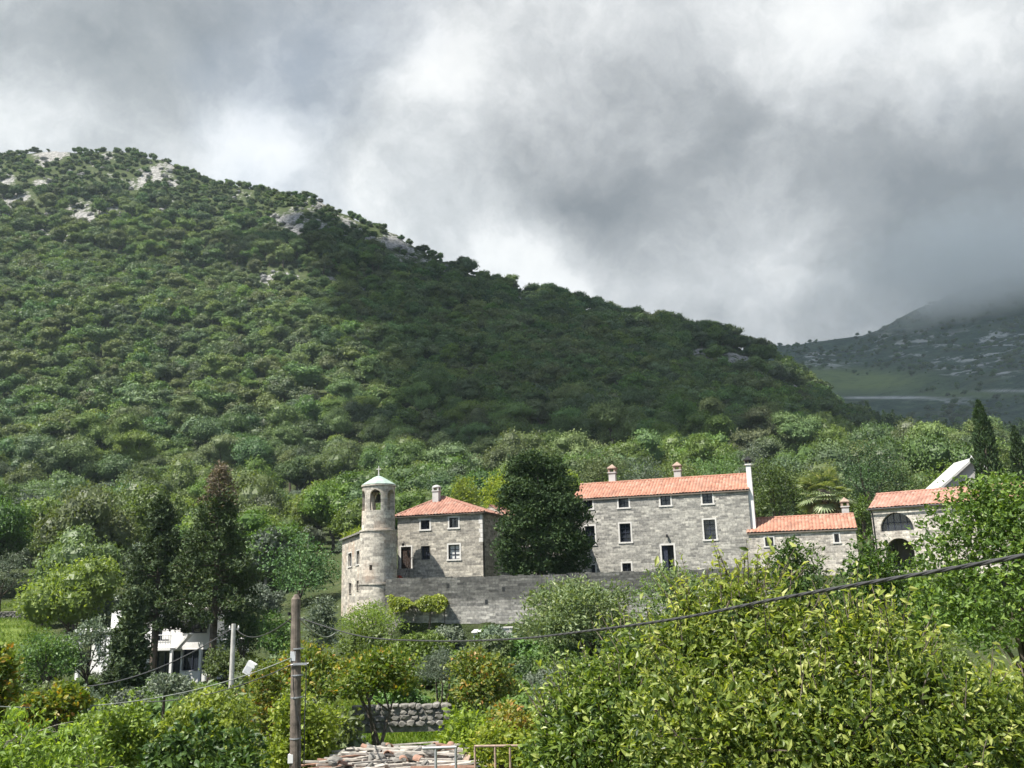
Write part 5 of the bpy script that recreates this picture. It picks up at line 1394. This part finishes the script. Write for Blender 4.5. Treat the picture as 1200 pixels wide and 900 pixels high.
def column_cypress(label, px0, px1, ptop, pbase, d, lean=0.0):
    SEED[0] += 1; rng = np.random.default_rng(SEED[0]); b = at((px0 + px1) / 2 + 2, pbase, d); gz = float(ground(b.x, d)); H = at(px0, ptop, d).z - gz; w = (px1 - px0) / F * d
    o = thing('cypress_tree', label, 'cypress', (b.x, d, gz), 0, 'slender cypresses')
    n = 3600; f = rng.uniform(.05, 1, n) ** .9; prof = np.interp(f, [0, .1, .3, .6, .8, .93, 1], [.5, .8, 1, .95, .72, .38, .04]); a = rng.uniform(0, 6.28, n)
    r = w * .5 * prof * (1 + .14 * np.sin(a * 3 + f * 19) + .12 * np.sin(f * 47 + a)) * np.sqrt(rng.uniform(.45, 1.05, n))
    P = np.stack([r * np.cos(a), r * np.sin(a), f * H], -1); O = norm(np.stack([np.cos(a) * .45, np.sin(a) * .45, np.ones(n)], -1))
    v, t, tt = leaf_cloud(rng, P, O, .46, .38, jitter=.22, clump_tint=.4 + .14 * np.sin(a * 2 + f * 23), tint_var=.18)
    link(bpy.data.objects.new('crown', np_mesh('crown', v, tris=t, mats=[L['cypress']], tint=tt)), o)
    MB().tube([(0, 0, -.3), (0, 0, H * .9)], [.22, .05], 7).build('trunk', M['bark'], o)
column_cypress('tall slender cypress rising beside the white chapel gable', 1147, 1177, 470, 590, 85)
column_cypress('slender cypress at the right edge of the picture', 1189, 1211, 500, 590, 100)

# --- palm behind the low building
def palm():
    rng = np.random.default_rng(12); d = 86; c = at(966, 577, d); gz = float(ground(c.x, d)); H = c.z - gz
    o = thing('palm_tree', 'fan palm with grey-green fronds and dry skirt behind the low building', 'palm', (c.x, d, gz))
    tr = MB(); tr.tube([(0, 0, -.3), (.03, 0, H * .4), (0, .02, H * .8), (0, 0, H)], [.42, .36, .34, .3], 12); tr.build('trunk', M['bark'], o)
    V, T3, TT = [], [], []; off = 0; V2, T2, TT2 = [], [], []; off2 = 0; st = MB()
    for i in range(74):
        el = rng.uniform(-.8, 1.4); a = i * 2.399 + rng.normal() * .15; dry = el < -.72
        dr = np.array([math.cos(a) * math.cos(el), math.sin(a) * math.cos(el), math.sin(el)]); ln = rng.uniform(1.25, 1.9)
        hub = np.array([0, 0, H]) + dr * ln + np.array([0, 0, -.18 * ln * math.cos(el)])
        st.tube(limb((0, 0, H), hub, 4, .06, rng), [.03, .025, .02, .015], 4)
        side = norm(np.cross(dr, [0, 0, 1.0])); upv = np.cross(side, dr)
        nb = 15; R = rng.uniform(1.2, 1.6)
        for k in range(nb):
            th = (k / (nb - 1) - .5) * 3.5; dd = dr * math.cos(th) + side * math.sin(th); tip = hub + dd * R * (1 - .18 * abs(th) / 1.75) + np.array([0, 0, -.22 * R]); mid = hub + dd * R * .55 + np.array([0, 0, -.04])
            w = norm(np.cross(dd, upv)) * .10
            q = [hub, mid - w, mid + w, tip]; tn = np.clip(.45 + rng.normal() * .2, 0, 1)
            if dry: V2 += q; T2 += [(off2, off2 + 1, off2 + 2), (off2 + 1, off2 + 3, off2 + 2)]; TT2 += [tn] * 2; off2 += 4
            else: V += q; T3 += [(off, off + 1, off + 2), (off + 1, off + 3, off + 2)]; TT += [tn] * 2; off += 4
    st.build('frond_stalks', M['bark_pale'], o)
    link(bpy.data.objects.new('crown', np_mesh('crown', V, tris=T3, mats=[L['palm']], tint=TT)), o)
    link(bpy.data.objects.new('dry_skirt', np_mesh('dry_skirt', V2, tris=T2, mats=[L['straw']], tint=TT2)), o)
palm()

# --- vine trained along the rampart
def vine():
    rng = np.random.default_rng(44); f = RW
    u0 = f.loc(458, 710)[0]; u1 = f.loc(526, 708)[0]; zc = f.loc(490, 709)[1]
    root = thing('grape_vine', 'bright green vine trained flat along the rampart with one dark stem', 'vine', f.A, f.rot)
    us = f.loc(506, 735)[0]; zg = f.loc(503, 748)[1] - .6
    s = MB(); s.tube([(us - .2, -1.0, zg), (us - .05, -1.0, zg + 1.2), (us + .1, -.9, zc - .3), (us + .05, -.8, zc)], [.09, .08, .07, .06], 7)
    for e in (-1, 1): s.tube([(us, -.8, zc), (us + e * (u1 - u0) * .25, -.75, zc + .1), (us + e * (u1 - u0) * (.36 if e > 0 else .62), -.7, zc + .05)], [.05, .04, .02], 5)
    for u in (u0 + .3, u1 - .2): s.bar((u, -1.0, zg), (u, -1.0, zc - .1), .06)
    s.bar((u0, -1.0, zc - .12), (u1, -1.0, zc - .12), .05); s.build('stem', M['bark'], root)
    n = 2600; u = rng.uniform(u0, u1, n); k = .45 + .25 * np.sin(u * 1.9) + .15 * np.sin(u * 4.3)
    P = np.stack([u, -.9 + rng.normal(size=n) * .4, zc + .1 + rng.uniform(-1, 1, n) * k * 1.05], -1); O = norm(np.stack([rng.normal(size=n) * .3, np.full(n, -.6), np.full(n, .6)], -1))
    v, t, tt = leaf_cloud(rng, P, O, .20, .85, clump_tint=.6 + .2 * np.sin(u * 3), tint_var=.18)
    link(bpy.data.objects.new('leaves', np_mesh('leaves', v, tris=t, mats=[L['lime']], tint=tt)), root)
vine()

# --- grass of the garden terraces
def grass():
    rng = np.random.default_rng(3); n = 60000
    y = rng.uniform(18, 52, n); px = rng.uniform(300, 720, n); x = (px - 600) / 1040 * y
    n2 = 12000; y2 = rng.uniform(80, 112, n2); px2 = rng.uniform(-60, 70, n2); x2 = (px2 - 600) / 1040 * y2
    x = np.concatenate([x, x2]); y = np.concatenate([y, y2]); k = wav(x, y, 0 * x, 2.5, 3) > -.45; x, y = x[k], y[k]; n = len(x)
    z = ground(x, y); h = rng.uniform(.12, .42, n) * (1 + .5 * wav(x, y, 0 * x, 1.2, 2))
    P = np.stack([x, y, z + h * .45], -1); O = norm(np.stack([rng.normal(size=n) * .2, rng.normal(size=n) * .2, np.ones(n)], -1))
    v, t, tt = leaf_cloud(rng, P, O, h, .16, jitter=.18, sizevar=.1, clump_tint=.5 + .2 * wav(x, y, 0 * x, 3, 2), tint_var=.18)
    tag(link(bpy.data.objects.new('grass', np_mesh('grass', v, tris=t, mats=[L['grassy']], tint=tt))), kind='stuff')
grass()

left_wing(); annex(); low_building(); arcade_building(); chapel()

# ------------------------------------------------------------------ small things
def rough_stone(rng, sx, sy, sz):
    m = MB(); 
    import bmesh
    bm = bmesh.new(); bmesh.ops.create_icosphere(bm, subdivisions=2, radius=.5)
    k = rng.uniform(0, 9)
    for v in bm.verts:
        p = v.co; q = 1 + .16 * math.sin(p.x * 7 + k) + .12 * math.sin(p.y * 9 + k * 2) + .12 * math.sin(p.z * 8 + k * 3)
        v.co = Vector((max(-.42, min(.42, p.x * q)) * sx, max(-.42, min(.42, p.y * q)) * sy, max(-.4, min(.4, p.z * q)) * sz))
    vs = [tuple(v.co) for v in bm.verts]; fs = [tuple(w.index for w in f.verts) for f in bm.faces]; bm.free()
    return vs, fs

def dry_wall(label, pl, pr, d, h, name='dry_stone_wall'):
    rng = np.random.default_rng(int(d * 10)); A, B = at(*pl, d), at(*pr, d); n = Vector((B.x - A.x, B.y - A.y, 0)); Lw = n.length
    zb = A.z - h
    root = thing(name, label, 'wall', (A.x, A.y, 0), math.atan2(n.y, n.x)); m = MB(); z = zb - .3; row = 0
    while z < A.z - .05:
        x = -rng.uniform(0, .3); rh = rng.uniform(.15, .24)
        while x < Lw:
            sx = rng.uniform(.22, .5); vs, fs = rough_stone(rng, sx * 1.25, .55, rh * 1.35); c = (x + sx / 2, rng.normal() * .03, z + rh / 2 + rng.normal() * .015)
            m.add([(v[0] + c[0], v[1] + c[1], v[2] + c[2]) for v in vs], fs); x += sx
        z += rh; row += 1
    m.box(.05, Lw - .05, -.12, .12, zb - .5, A.z - .15)
    m.build('stonework', M['stone_dry'], root)
dry_wall('low dry stone wall across the grass behind the persimmon trunks', (414, 825), (522, 822), 37, .58)
dry_wall('grey dry stone terrace wall above the small meadow at the left edge', (-40, 719), (46, 722), 104, .9)

# wooden pole with boxes and bands
def wooden_pole():
    d = 19.0; top = at(347, 702, d); b = at(349.5, 900, d); gz = float(ground(b.x, d))
    r = 6.4 / F * d
    root = thing('utility_pole', 'tall weathered wooden utility pole with grey boxes and cable bands', 'utility pole', (b.x, d, gz)); H = top.z - gz; dx = top.x - b.x
    rng = np.random.default_rng(5)
    m = MB(); n = 16; pts = [(dx * i / n + .006 * rng.normal(), .006 * rng.normal(), -.5 + (H + .5) * i / n) for i in range(n + 1)]; rad = [r * (1.06 - .25 * i / n) for i in range(n + 1)]
    pts += [(dx, 0, H + .1)]; rad += [r * .25]
    m.tube(pts, rad, 14); m.build('post', M['pole_wood'], root, smooth=False)
    def z(py): return at(348, py, d).z - gz
    bx = MB(); bx.box(-r * 1.7 - .0, -r * .8, -.10, .06, z(774), z(763)); bx.build('junction_box', M['grey_paint'], root)
    bx = MB(); bx.box(-r * 1.6, -r * .7, -.12, .05, z(893), z(883)); bx.build('junction_box', M['white_paint'], root)
    k = MB()
    for py in (760, 791, 817, 865): k.lathe([(r * 1.0, z(py) - .012), (r * 1.06, z(py) - .012), (r * 1.06, z(py) + .012), (r, z(py) + .012)], 18, (dx * .5, 0))
    k.build('steel_band', M['steel'], root)
    c = MB(); c.box(-r * 1.15, r * 1.3, -r * 1.15, -r * .75, z(779), z(776.5)); c.tube([(-r * 1.1, -r, z(778)), (-r * 1.7, -r, z(779))], .012, 6); c.tube([(r * 1.2, -r, z(778)), (r * 1.6, -r, z(777))], .012, 6); c.build('cable_clamp', M['steel'], root)
    c = MB(); c.tube([(r * .95, -r * .5, z(770)), (r * 1.15, -r * .6, z(800)), (r * 1.0, -r * .5, z(840)), (r * 1.1, -r * .5, z(896))], .011, 6); c.tube([(-r * 1.05, -r * .3, z(722)), (-r * 1.2, -r * .3, z(760))], .014, 6)
    c.tube([(.0, -r * 1.02, z(838)), (r * .4, -r * 1.0, z(850)), (r * .5, -r, z(872)), (r * .5, -r, z(899))], .01, 6); c.build('conduit', M['cable'], root)
    c = MB(); c.tube([(-r, -r * .2, z(719)), (-r * 2.2, -r * .5, z(719))], .012, 6); c.tube([(-r * 2.2, -r * .5, z(721)), (-r * 2.2, -r * .5, z(717))], .03, 8); c.build('insulator', M['iron'], root)
    return d, b.x, gz
wooden_pole()

def concrete_pole():
    d = 44; top = at(274, 731, d); gz = float(ground(top.x, d))
    root = thing('utility_pole', 'short pale concrete pole in front of the white house', 'utility pole', (top.x, d, gz)); H = top.z - gz; w = 5.0 / F * d
    MB().tube([(0, 0, -.4), (0, 0, H)], [w * .62, w * .48], 10).build('post', M['concrete'], root)
    c = MB(); c.bar((-w, 0, H - .25), (w * 1.2, 0, H - .25), .05); c.build('crossarm', M['steel'], root)
    for x in (-w * .9, w * 1.1): MB().lathe([(.03, H - .22), (.045, H - .18), (.02, H - .08), (0, H - .07)], 10, (x, 0)).build('insulator', M['white_paint'], root)
concrete_pole()

def lamp_box():
    d = 42; c = at(293, 783, d); gz = float(ground(c.x, d))
    root = thing('street_lamp', 'white tilted lamp housing on a short post beside the concrete pole', 'lamp', (c.x, d, gz)); h = c.z - gz
    m = MB(); m.tube([(0, 0, -.3), (0, 0, h - .25)], .05, 8); m.build('post', M['steel'], root)
    b = MB(); b.box(-.2, .2, -.16, .16, -.28, .28); R = Matrix.Translation((0, 0, h)) @ Matrix.Rotation(.5, 4, 'Y')
    b.v = [tuple(R @ Vector(v)) for v in b.v]; hs = b.build('housing', M['white_paint'], root)
    g = MB(); g.box(-.15, .15, -.17, -.163, -.22, .08); g.v = [tuple(R @ Vector(v)) for v in g.v]; g.build('lens', M['grey_paint'], hs)
lamp_box()

# ------------------------------------------------------------------ cables
def sagged(a, b, sag, n=40):
    a, b = Vector(a), Vector(b)
    return [a.lerp(b, i / n) - Vector((0, 0, 4 * sag * (i / n) * (1 - i / n))) for i in range(n + 1)]

def cable(label, pts, r, mat='cable', twist=False, name='power_cable', group=None):
    m = MB()
    if not twist: m.tube(pts, r, 6)
    else:
        # three insulated cores twisted round each other
        out = [[], [], []]; acc = 0; last = None; fine = []
        for a, b in zip(pts, pts[1:]):
            k = max(2, int((b - a).length / .05)); fine += [a.lerp(b, i / k) for i in range(k)]
        fine.append(pts[-1])
        for i, p in enumerate(fine):
            d = (fine[min(i + 1, len(fine) - 1)] - fine[max(i - 1, 0)]).normalized(); s = d.cross(Vector((0, 0, 1))).normalized(); u = s.cross(d)
            if i: acc += (p - fine[i - 1]).length
            for j in range(3):
                a = acc / .4 * 2 * math.pi + j * 2.094; out[j].append(p + (s * math.cos(a) + u * math.sin(a)) * r * .5)
        for o in out: m.tube(o, r * .62, 6)
    return tag(m.build(name, M[mat], None, smooth=True), label, 'cable', group)

def main_cable():
    # from the wooden pole over the gardens to the house the picture is taken from
    knots = [(350, 724, 19.0), (420, 745, 16.2), (500, 751, 13.5), (600, 749, 10.6), (700, 738, 8.6), (800, 724, 7.3), (900, 704, 6.3), (1000, 686, 5.5), (1100, 669, 4.9), (1200, 651, 4.4), (1300, 630, 4.0)]
    P_ = [at(*k) for k in knots]; pts = []
    for i in range(len(P_) - 1):
        p0, p1, p2, p3 = P_[max(i - 1, 0)], P_[i], P_[i + 1], P_[min(i + 2, len(P_) - 1)]
        for t in np.linspace(0, 1, 8)[:-1]:
            pts.append(.5 * (2 * p1 + (p2 - p0) * t + (2 * p0 - 5 * p1 + 4 * p2 - p3) * t * t + (3 * p1 - p0 - 3 * p2 + p3) * t ** 3))
    pts.append(P_[-1])
    cable('thick twisted black cable running from the wooden pole across the picture to the upper right', pts, .0115, twist=True)
main_cable()
G5 = 'thin cables at the wooden pole'
cable('pale cable from the wooden pole top clamp to the rampart garden', sagged(at(352, 726, 19.05), at(392, 742, 40), .25), .02, 'wire_pale', group=G5)
cable('thin cable sagging from the grey box on the wooden pole to the lower left', sagged(at(341, 771, 18.9), at(-30, 826, 15), .35), .009, 'wire_pale', group=G5)
cable('thin cable from the steel clamp on the wooden pole, lower of the two going left', sagged(at(341, 779, 18.9), at(150, 822, 20.5), .22), .01, group=G5)
cable('black cable from the concrete pole across the front of the white house', sagged(at(271, 737, 44), at(70, 806, 47), .7), .028, group=G5)
cable('black cable from the concrete pole to the wooden pole', sagged(at(277, 737, 44), at(345, 722, 19.1), .4), .016, group=G5)

# ------------------------------------------------------------------ pylon on the slope
def pylon():
    d = 205; b = at(82, 609, d); t = at(81.5, 571, d); gz = b.z; H = t.z - gz + .0
    x, y = b.x, d
    root = thing('power_pylon', 'small grey lattice power pylon standing among the trees on the left slope', 'pylon', (x, y, gz)); m = MB(); w0, w1 = .75, .3
    m0 = MB(); g0 = float(ground(x, y)) - gz
    n = 8
    for sx in (-1, 1):
        for sy in (-1, 1): m.bar((sx * w0 * 1.2, sy * w0 * 1.2, g0 - .3), (sx * w1, sy * w1, H), .16)
    for i in range(n):
        a, b_ = i / n, (i + 1) / n; wa, wb = w0 + (w1 - w0) * a, w0 + (w1 - w0) * b_
        for s in (-1, 1):
            m.bar((-wa, s * wa, H * a), (wb, s * wb, H * b_), .09); m.bar((wa, s * wa, H * a), (-wb, s * wb, H * b_), .09); m.bar((s * wa, -wa, H * a), (s * wb, wb, H * b_), .09)
    m.build('lattice', M['steel'], root)
    a = MB(); a.bar((-1.9, 0, H - .1), (1.9, 0, H - .1), .2); a.build('crossarm', M['steel'], root)
    for k in (-1.7, 0, 1.7): MB().tube([(k, 0, H - .15), (k, 0, H - .75)], .09, 6).build('insulator', M['grey_paint'], root)
    for i, k in enumerate((-1.7, 1.7)):
        p = Vector((x + k, y, gz + H - .75 + (.7 if i == 0 else 0)))
        cable('upper power line leaving the pylon towards the left edge' if i == 0 else 'lower power line leaving the pylon towards the left edge', sagged(p, at(-60, 566 if i == 0 else 582, 190), 1.0), .035, 'wire_pale', name='power_line', group='lines of the pylon')
    cable('power line from the pylon down to the right behind the conifers', sagged(Vector((x + 1.7, y, gz + H)), at(330, 612, 175), 2.0), .03, 'wire_pale', name='power_line', group='lines of the pylon')
pylon()

# ------------------------------------------------------------------ the board heap on the shed roof, rails
def shed_and_boards():
    rng = np.random.default_rng(8); d0, d1 = 19.0, 23.2
    zl, zh = at(450, 912, d0).z, at(450, 882, d1).z
    xl, xr = at(385, 890, 21).x, at(548, 890, 21).x
    root = thing('shed', 'low shed whose sloping roof is heaped with old boards at the bottom edge', 'shed', (xl, d0, 0)); w = xr - xl; dep = d1 - d0
    g = float(ground((xl + xr) / 2, 21)) - .4
    m = MB(); m.box(.15, w - .15, .2, dep - .15, g, zl - .12); m.build('wall', M['stone_rubble'], root)
    r = MB(); r.add([(0, 0, zl - .08), (w, 0, zl - .08), (w, dep, zh - .08), (0, dep, zh - .08), (0, 0, zl), (w, 0, zl), (w, dep, zh), (0, dep, zh)], [(3, 2, 1, 0), (4, 5, 6, 7), (0, 1, 5, 4), (1, 2, 6, 5), (2, 3, 7, 6), (3, 0, 4, 7)])
    r.add([(.15, dep - .15, g), (w - .15, dep - .15, g), (w - .15, dep - .15, zh - .1), (.15, dep - .15, zh - .1)], [(0, 1, 2, 3)])
    r.build('roof', M['rust'], root)
    for i in range(64):
        red = i % 9 == 4
        l = rng.uniform(.7, 2.0); a = rng.normal() * .28 + (.25 if i % 3 else -.1); cx = xl + rng.uniform(.0, w); cy = d0 + rng.uniform(.1, dep); lay = rng.uniform(0, .22) * math.sin(max(.05, min(.95, (cx - xl) / w)) * math.pi) + .03
        z = zl + (zh - zl) * (cy - d0) / dep + lay
        m = MB(); bw = rng.uniform(.07, .17); bt = rng.uniform(.025, .05); m.box(-l / 2, l / 2, -bw / 2, bw / 2, 0, bt)
        m.v = [(x, y, zz + (.012 * math.sin(x * 2.2 + i))) for x, y, zz in m.v]
        o = m.build('board', M['board_red' if red else 'board'])
        o.location = (cx, cy, z); o.rotation_euler = (rng.normal() * .12 + (zh - zl) / dep * .9, rng.normal() * .06, a)
        tag(o, 'red-brown weathered board in the heap on the shed roof' if red else 'pale weathered board in the heap on the shed roof', 'board', 'old boards heaped on the shed roof')
    for i in range(46):
        l = rng.uniform(.18, .42); cx = xl + rng.uniform(.1, w - .2); cy = d0 + rng.uniform(.6, dep); z = zl + (zh - zl) * (cy - d0) / dep + rng.uniform(.10, .28)
        if i % 4:
            vs, fs = rough_stone(rng, l, l * .7, l * .45); o = MB().add(vs, fs).build('stone', M['stone_dry'])
            tag(o, 'rough pale stone lying among the boards on the shed roof', 'stone', 'stones weighing down the boards')
        else:
            m = MB(); seg = 7
            pr = [(math.cos(math.pi * k / seg) * .09, math.sin(math.pi * k / seg) * .07) for k in range(seg + 1)] + [(math.cos(math.pi * k / seg) * .075, math.sin(math.pi * k / seg) * .055) for k in range(seg, -1, -1)]
            m.prism(pr, -l / 2, l / 2); o = m.build('roof_tile', M['board_red'])
            tag(o, 'loose curved roof tile lying among the boards on the shed roof', 'roof tile', 'loose tiles among the boards')
        o.location = (cx, cy, z); o.rotation_euler = (rng.normal() * .3, rng.normal() * .3, rng.uniform(0, 6.28))
shed_and_boards()

def rail(label, knots, posts, d, r, mat):
    a = at(*knots[0], d); g = float(ground(a.x, d)); root = thing('metal_rail', label, 'rail', (a.x, d, g)); base = Vector((a.x, d, g))
    for i, (p, q) in enumerate(zip(knots, knots[1:])): MB().tube([at(*p, d) - base, at(*q, d) - base], r, 8).build('top_bar', M[mat], root)
    for px, py in posts: t = at(px, py, d) - base; MB().tube([(t.x, t.y, -.2), t], r * .9, 8).build('post', M[mat], root)
rail('pale green metal rail beside the board heap', [(495, 877), (535, 875.5)], [(510.5, 876.6), (534, 875.6)], 17.6, .028, 'steel')
rail('rusty pipe rail half hidden in the yellowish shrub', [(556, 874.5), (634, 873.5)], [(580, 874), (597.5, 873.8), (556.5, 874.5)], 12.6, .016, 'rust')

def white_shed():
    d = 66; p = at(554.5, 750, d); w = 12.5 / F * d; g = float(ground(p.x, d)); zt = at(560, 741.5, d).z; zb = zt - 1.5
    root = thing('small_shed', 'tiny white shed with dark opening at the foot of the rampart', 'shed', (p.x, d, 0), -.1)
    m = MB(); pierced_wall(m, 0, w, g - .3, zt, [(.16, w - .22, zb, zt - .22)], .06); m.box(0, .06, .06, 1.2, g - .3, zt); m.box(w - .06, w, .06, 1.2, g - .3, zt); m.box(.06, w - .06, 1.14, 1.2, g - .3, zt); m.build('wall', M['white_paint'], root)
    r = MB(); r.add([(-.1, -.2, zt + .003), (w + .1, -.2, zt + .003), (w + .1, 1.3, zt + .12), (-.1, 1.3, zt + .12), (-.1, -.2, zt + .07), (w + .1, -.2, zt + .07), (w + .1, 1.3, zt + .19), (-.1, 1.3, zt + .19)], [(3, 2, 1, 0), (4, 5, 6, 7), (0, 1, 5, 4), (1, 2, 6, 5), (2, 3, 7, 6), (3, 0, 4, 7)]); r.build('roof', M['white_paint'], root)
    q = at(592, 741, 67); b = thing('planter_box', 'pale stone block beside the small lime bush under the rampart', 'planter', (q.x, 67, float(ground(q.x, 67))))
    h = q.z - b.location.z + .3; m = MB(); m.box(-.5, .5, -.3, .3, -.2, h); m.box(-.56, .56, -.36, .36, h, h + .08); m.build('body', M['trim'], b)
white_shed()

def flower_pot():
    f, door = LBF['door']; u, z = f.loc(467.5, 674, -2.2); p = f.A + f.t * u + f.n * -2.2
    root = thing('flower_pot', 'terracotta pot of red flowers below the steps beside the round tower', 'flower pot', (p.x, p.y, .42)); rng = np.random.default_rng(4)
    m = MB(); m.lathe([(.16, 0), (.24, .38), (.27, .38), (.27, .46), (.2, .46), (.18, .4), (0, .4)], 16); m.build('pot', M['terracotta'], root)
    P = sphere_dirs(rng, 220, -.2) * np.array([.36, .36, .34]) * rng.uniform(.5, 1, (220, 1)) + np.array([0, 0, .62]); v, t, tt = leaf_cloud(rng, P, norm(P - np.array([0, 0, .5])), .12, .8)
    link(bpy.data.objects.new('leaves', np_mesh('leaves', v[:120 * 4], tris=t[(t.max(1) < 480)], mats=[L['broad']])), root)
    v, t, tt = leaf_cloud(rng, P[120:] * 1.08, norm(P[120:] - np.array([0, 0, .5])), .14, .9)
    link(bpy.data.objects.new('blossoms', np_mesh('blossoms', v, tris=t, mats=[M['flower']])), root)
flower_pot()

# ------------------------------------------------------------------ limestone outcrops on the hill
def outcrops():
    import bmesh
    rng = np.random.default_rng(66); proto = []
    n = NT('outcrop_limestone'); p = n.objco(); f = n.noise(p, 1.1, 8, .7)
    col = n.ramp(f, [(.3, (.09, .09, .085)), (.5, (.21, .207, .20)), (.7, (.36, .352, .34))]); mat = n.finish(col, .95, n.bump(n.noise(p, 2.5, 8, .75), 1.0, .3), spec=.1)
    for k in range(5):
        bm = bmesh.new(); bmesh.ops.create_icosphere(bm, subdivisions=4, radius=1)
        for v in bm.verts:
            c = v.co.copy(); a = np.array(c)
            q = 1 + .34 * float(wav(a[0] + k * 7, a[1], a[2], .9, 4)); q += .12 * float(np.round(wav(a[0] * 2 + k, a[1] * 2, a[2] * 3, .7, 2) * 2) / 2)
            v.co = c * q
        me = bpy.data.meshes.new('rock_outcrop'); bm.to_mesh(me); bm.free(); me.materials.append(mat); proto.append(me)
    names = {}
    ridge_lab = ['pale limestone outcrop on the crest below the bright cloud', 'pale rock shelf right below the hill crest']
    for a, b, rx, ry, s in ROCKS:
        m = int(4 + rx * ry / 75) if rx * ry > 200 else 2
        # find the ground under each picked spot by marching along its sight line
        for i in range(m):
            px, py = a + rng.normal() * rx * .5, b + rng.normal() * ry * .5
            D = at(px, py, 1.0); ys = np.linspace(230, 680, 900); g = ground(D.x * ys, ys); hit = np.nonzero(g > D.z * ys)[0]
            if not len(hit): continue
            y = ys[hit[0]]; x = D.x * y; z = float(ground(x, y)); sc = rng.uniform(.7, 1.9) * (1.4 if a > 800 else 1)
            o = bpy.data.objects.new('rock_outcrop', proto[rng.integers(5)]); link(o); o.location = (x, y, z + sc * .15); o.rotation_euler = (rng.normal() * .3, rng.normal() * .3, rng.uniform(0, 6.28)); o.scale = (sc * rng.uniform(.9, 1.9), sc, sc * rng.uniform(.6, 1.2))
            where = 'in the cliff under the trees at the right end of the hill' if a > 800 else ('on the sunlit upper left slope of the hill' if a < 320 else 'on the shaded upper slope below the hill crest')
            tag(o, 'grey-white limestone rock ' + where, 'rock', 'limestone outcrops on the hill')
outcrops()

# ------------------------------------------------------------------ the cloud whose shadow lies over the hill's right flank
def shadow_cloud():
    import bmesh
    rng = np.random.default_rng(21); bm = bmesh.new()
    edge = [(150, 262), (210, 300), (290, 335), (370, 400), (420, 470), (520, 500), (560, 520), (620, 545), (640, 700)]   # photo row -> left edge of the shade
    # spots on the hill that lie in shade, carried up along the sun's direction
    spots = []
    for py in range(175, 548, 16):
        for px in range(200, 1240, 26):
            left = np.interp(py, [e[0] for e in edge], [e[1] for e in edge])
            if px < left + 14 + rng.normal() * 20: continue
            D = at(px, py, 1.0); ys = np.linspace(150, 560, 420); g = ground(D.x * ys, ys); hit = np.nonzero(g > D.z * ys)[0]
            if not len(hit): continue
            y = ys[hit[0]]
            if y < 195: continue
            spots.append(Vector((D.x * y, y, D.z * y)))
    for u in np.arange(.2, 1.1, .07):
        for t in np.arange(.0, 1.0, .07):
            x, y, z = far_ground(np.array([u]), np.array([t])); spots.append(Vector((float(x[0]), float(y[0]), float(z[0]))))
    H = 1500.0
    for s in spots:
        k = (H - s.z) / SUN.z; c = s + SUN * k
        r = 17 if s.y < 620 else 110
        r *= rng.uniform(.8, 1.25)
        mt = Matrix.Translation(c + Vector((rng.normal() * 4, rng.normal() * 4, rng.normal() * 12))) @ Matrix.Diagonal((r, r, r * .8, 1))
        bmesh.ops.create_icosphere(bm, subdivisions=1, radius=1.0, matrix=mt)
    me = bpy.data.meshes.new('cloud'); bm.to_mesh(me); bm.free()
    me.materials.append(mat_simple('cloud_white', (.8, .8, .8), 1.0, var=.02, scale=.01, spec=0)); me.polygons.foreach_set('use_smooth', [True] * len(me.polygons))
    tag(link(bpy.data.objects.new('cloud', me)), kind='stuff')
shadow_cloud()

def haze():
    m = MB(); m.box(-1300, 2700, -60, 2650, -27.5, 900); n = NT('haze_air')
    v = n.n('ShaderNodeVolumePrincipled'); v.inputs['Color'].default_value = (.72, .87, 1.0, 1); v.inputs['Density'].default_value = HAZE
    n.t.links.new(v.outputs[0], n.out.inputs['Volume']); n.m.volume_sampling if False else None
    tag(m.build('haze', n.m), kind='stuff')
HAZE = .00008
haze()


# ------------------------------------------------------------------ the low cloud that lies on the far mountain's top
def cloud_bank():
    import bmesh
    bm = bmesh.new(); bmesh.ops.create_icosphere(bm, subdivisions=4, radius=1.0)
    me = bpy.data.meshes.new('low_cloud'); bm.to_mesh(me); bm.free()
    a, b = at(950, 366, 1640), at(1400, 300, 1640); c = at(1200, 310, 1640); r = math.atan2(b.z - a.z, b.x - a.x)
    n = NT('cloud_vapour'); v = n.n('ShaderNodeVolumePrincipled'); v.inputs['Color'].default_value = (.97, .98, 1, 1)
    q = n.vmath('LENGTH', n.objco()); f = n.noise(n.pos(), .0042, 6, .62)      # thick in the middle, ragged and thin towards its rim
    e = n.math('SUBTRACT', n.math('MULTIPLY_ADD', f, 1.5, -.12), q)
    n.put(v, 'Density', n.math('MULTIPLY', n.maprange(e, -.05, .45), .011))
    n.t.links.new(v.outputs[0], n.out.inputs['Volume']); me.materials.append(n.m)
    o = tag(link(bpy.data.objects.new('low_cloud', me)), kind='stuff'); o.location = c; o.rotation_euler = (0, -r, 0); o.scale = (680, 330, 150)
cloud_bank()
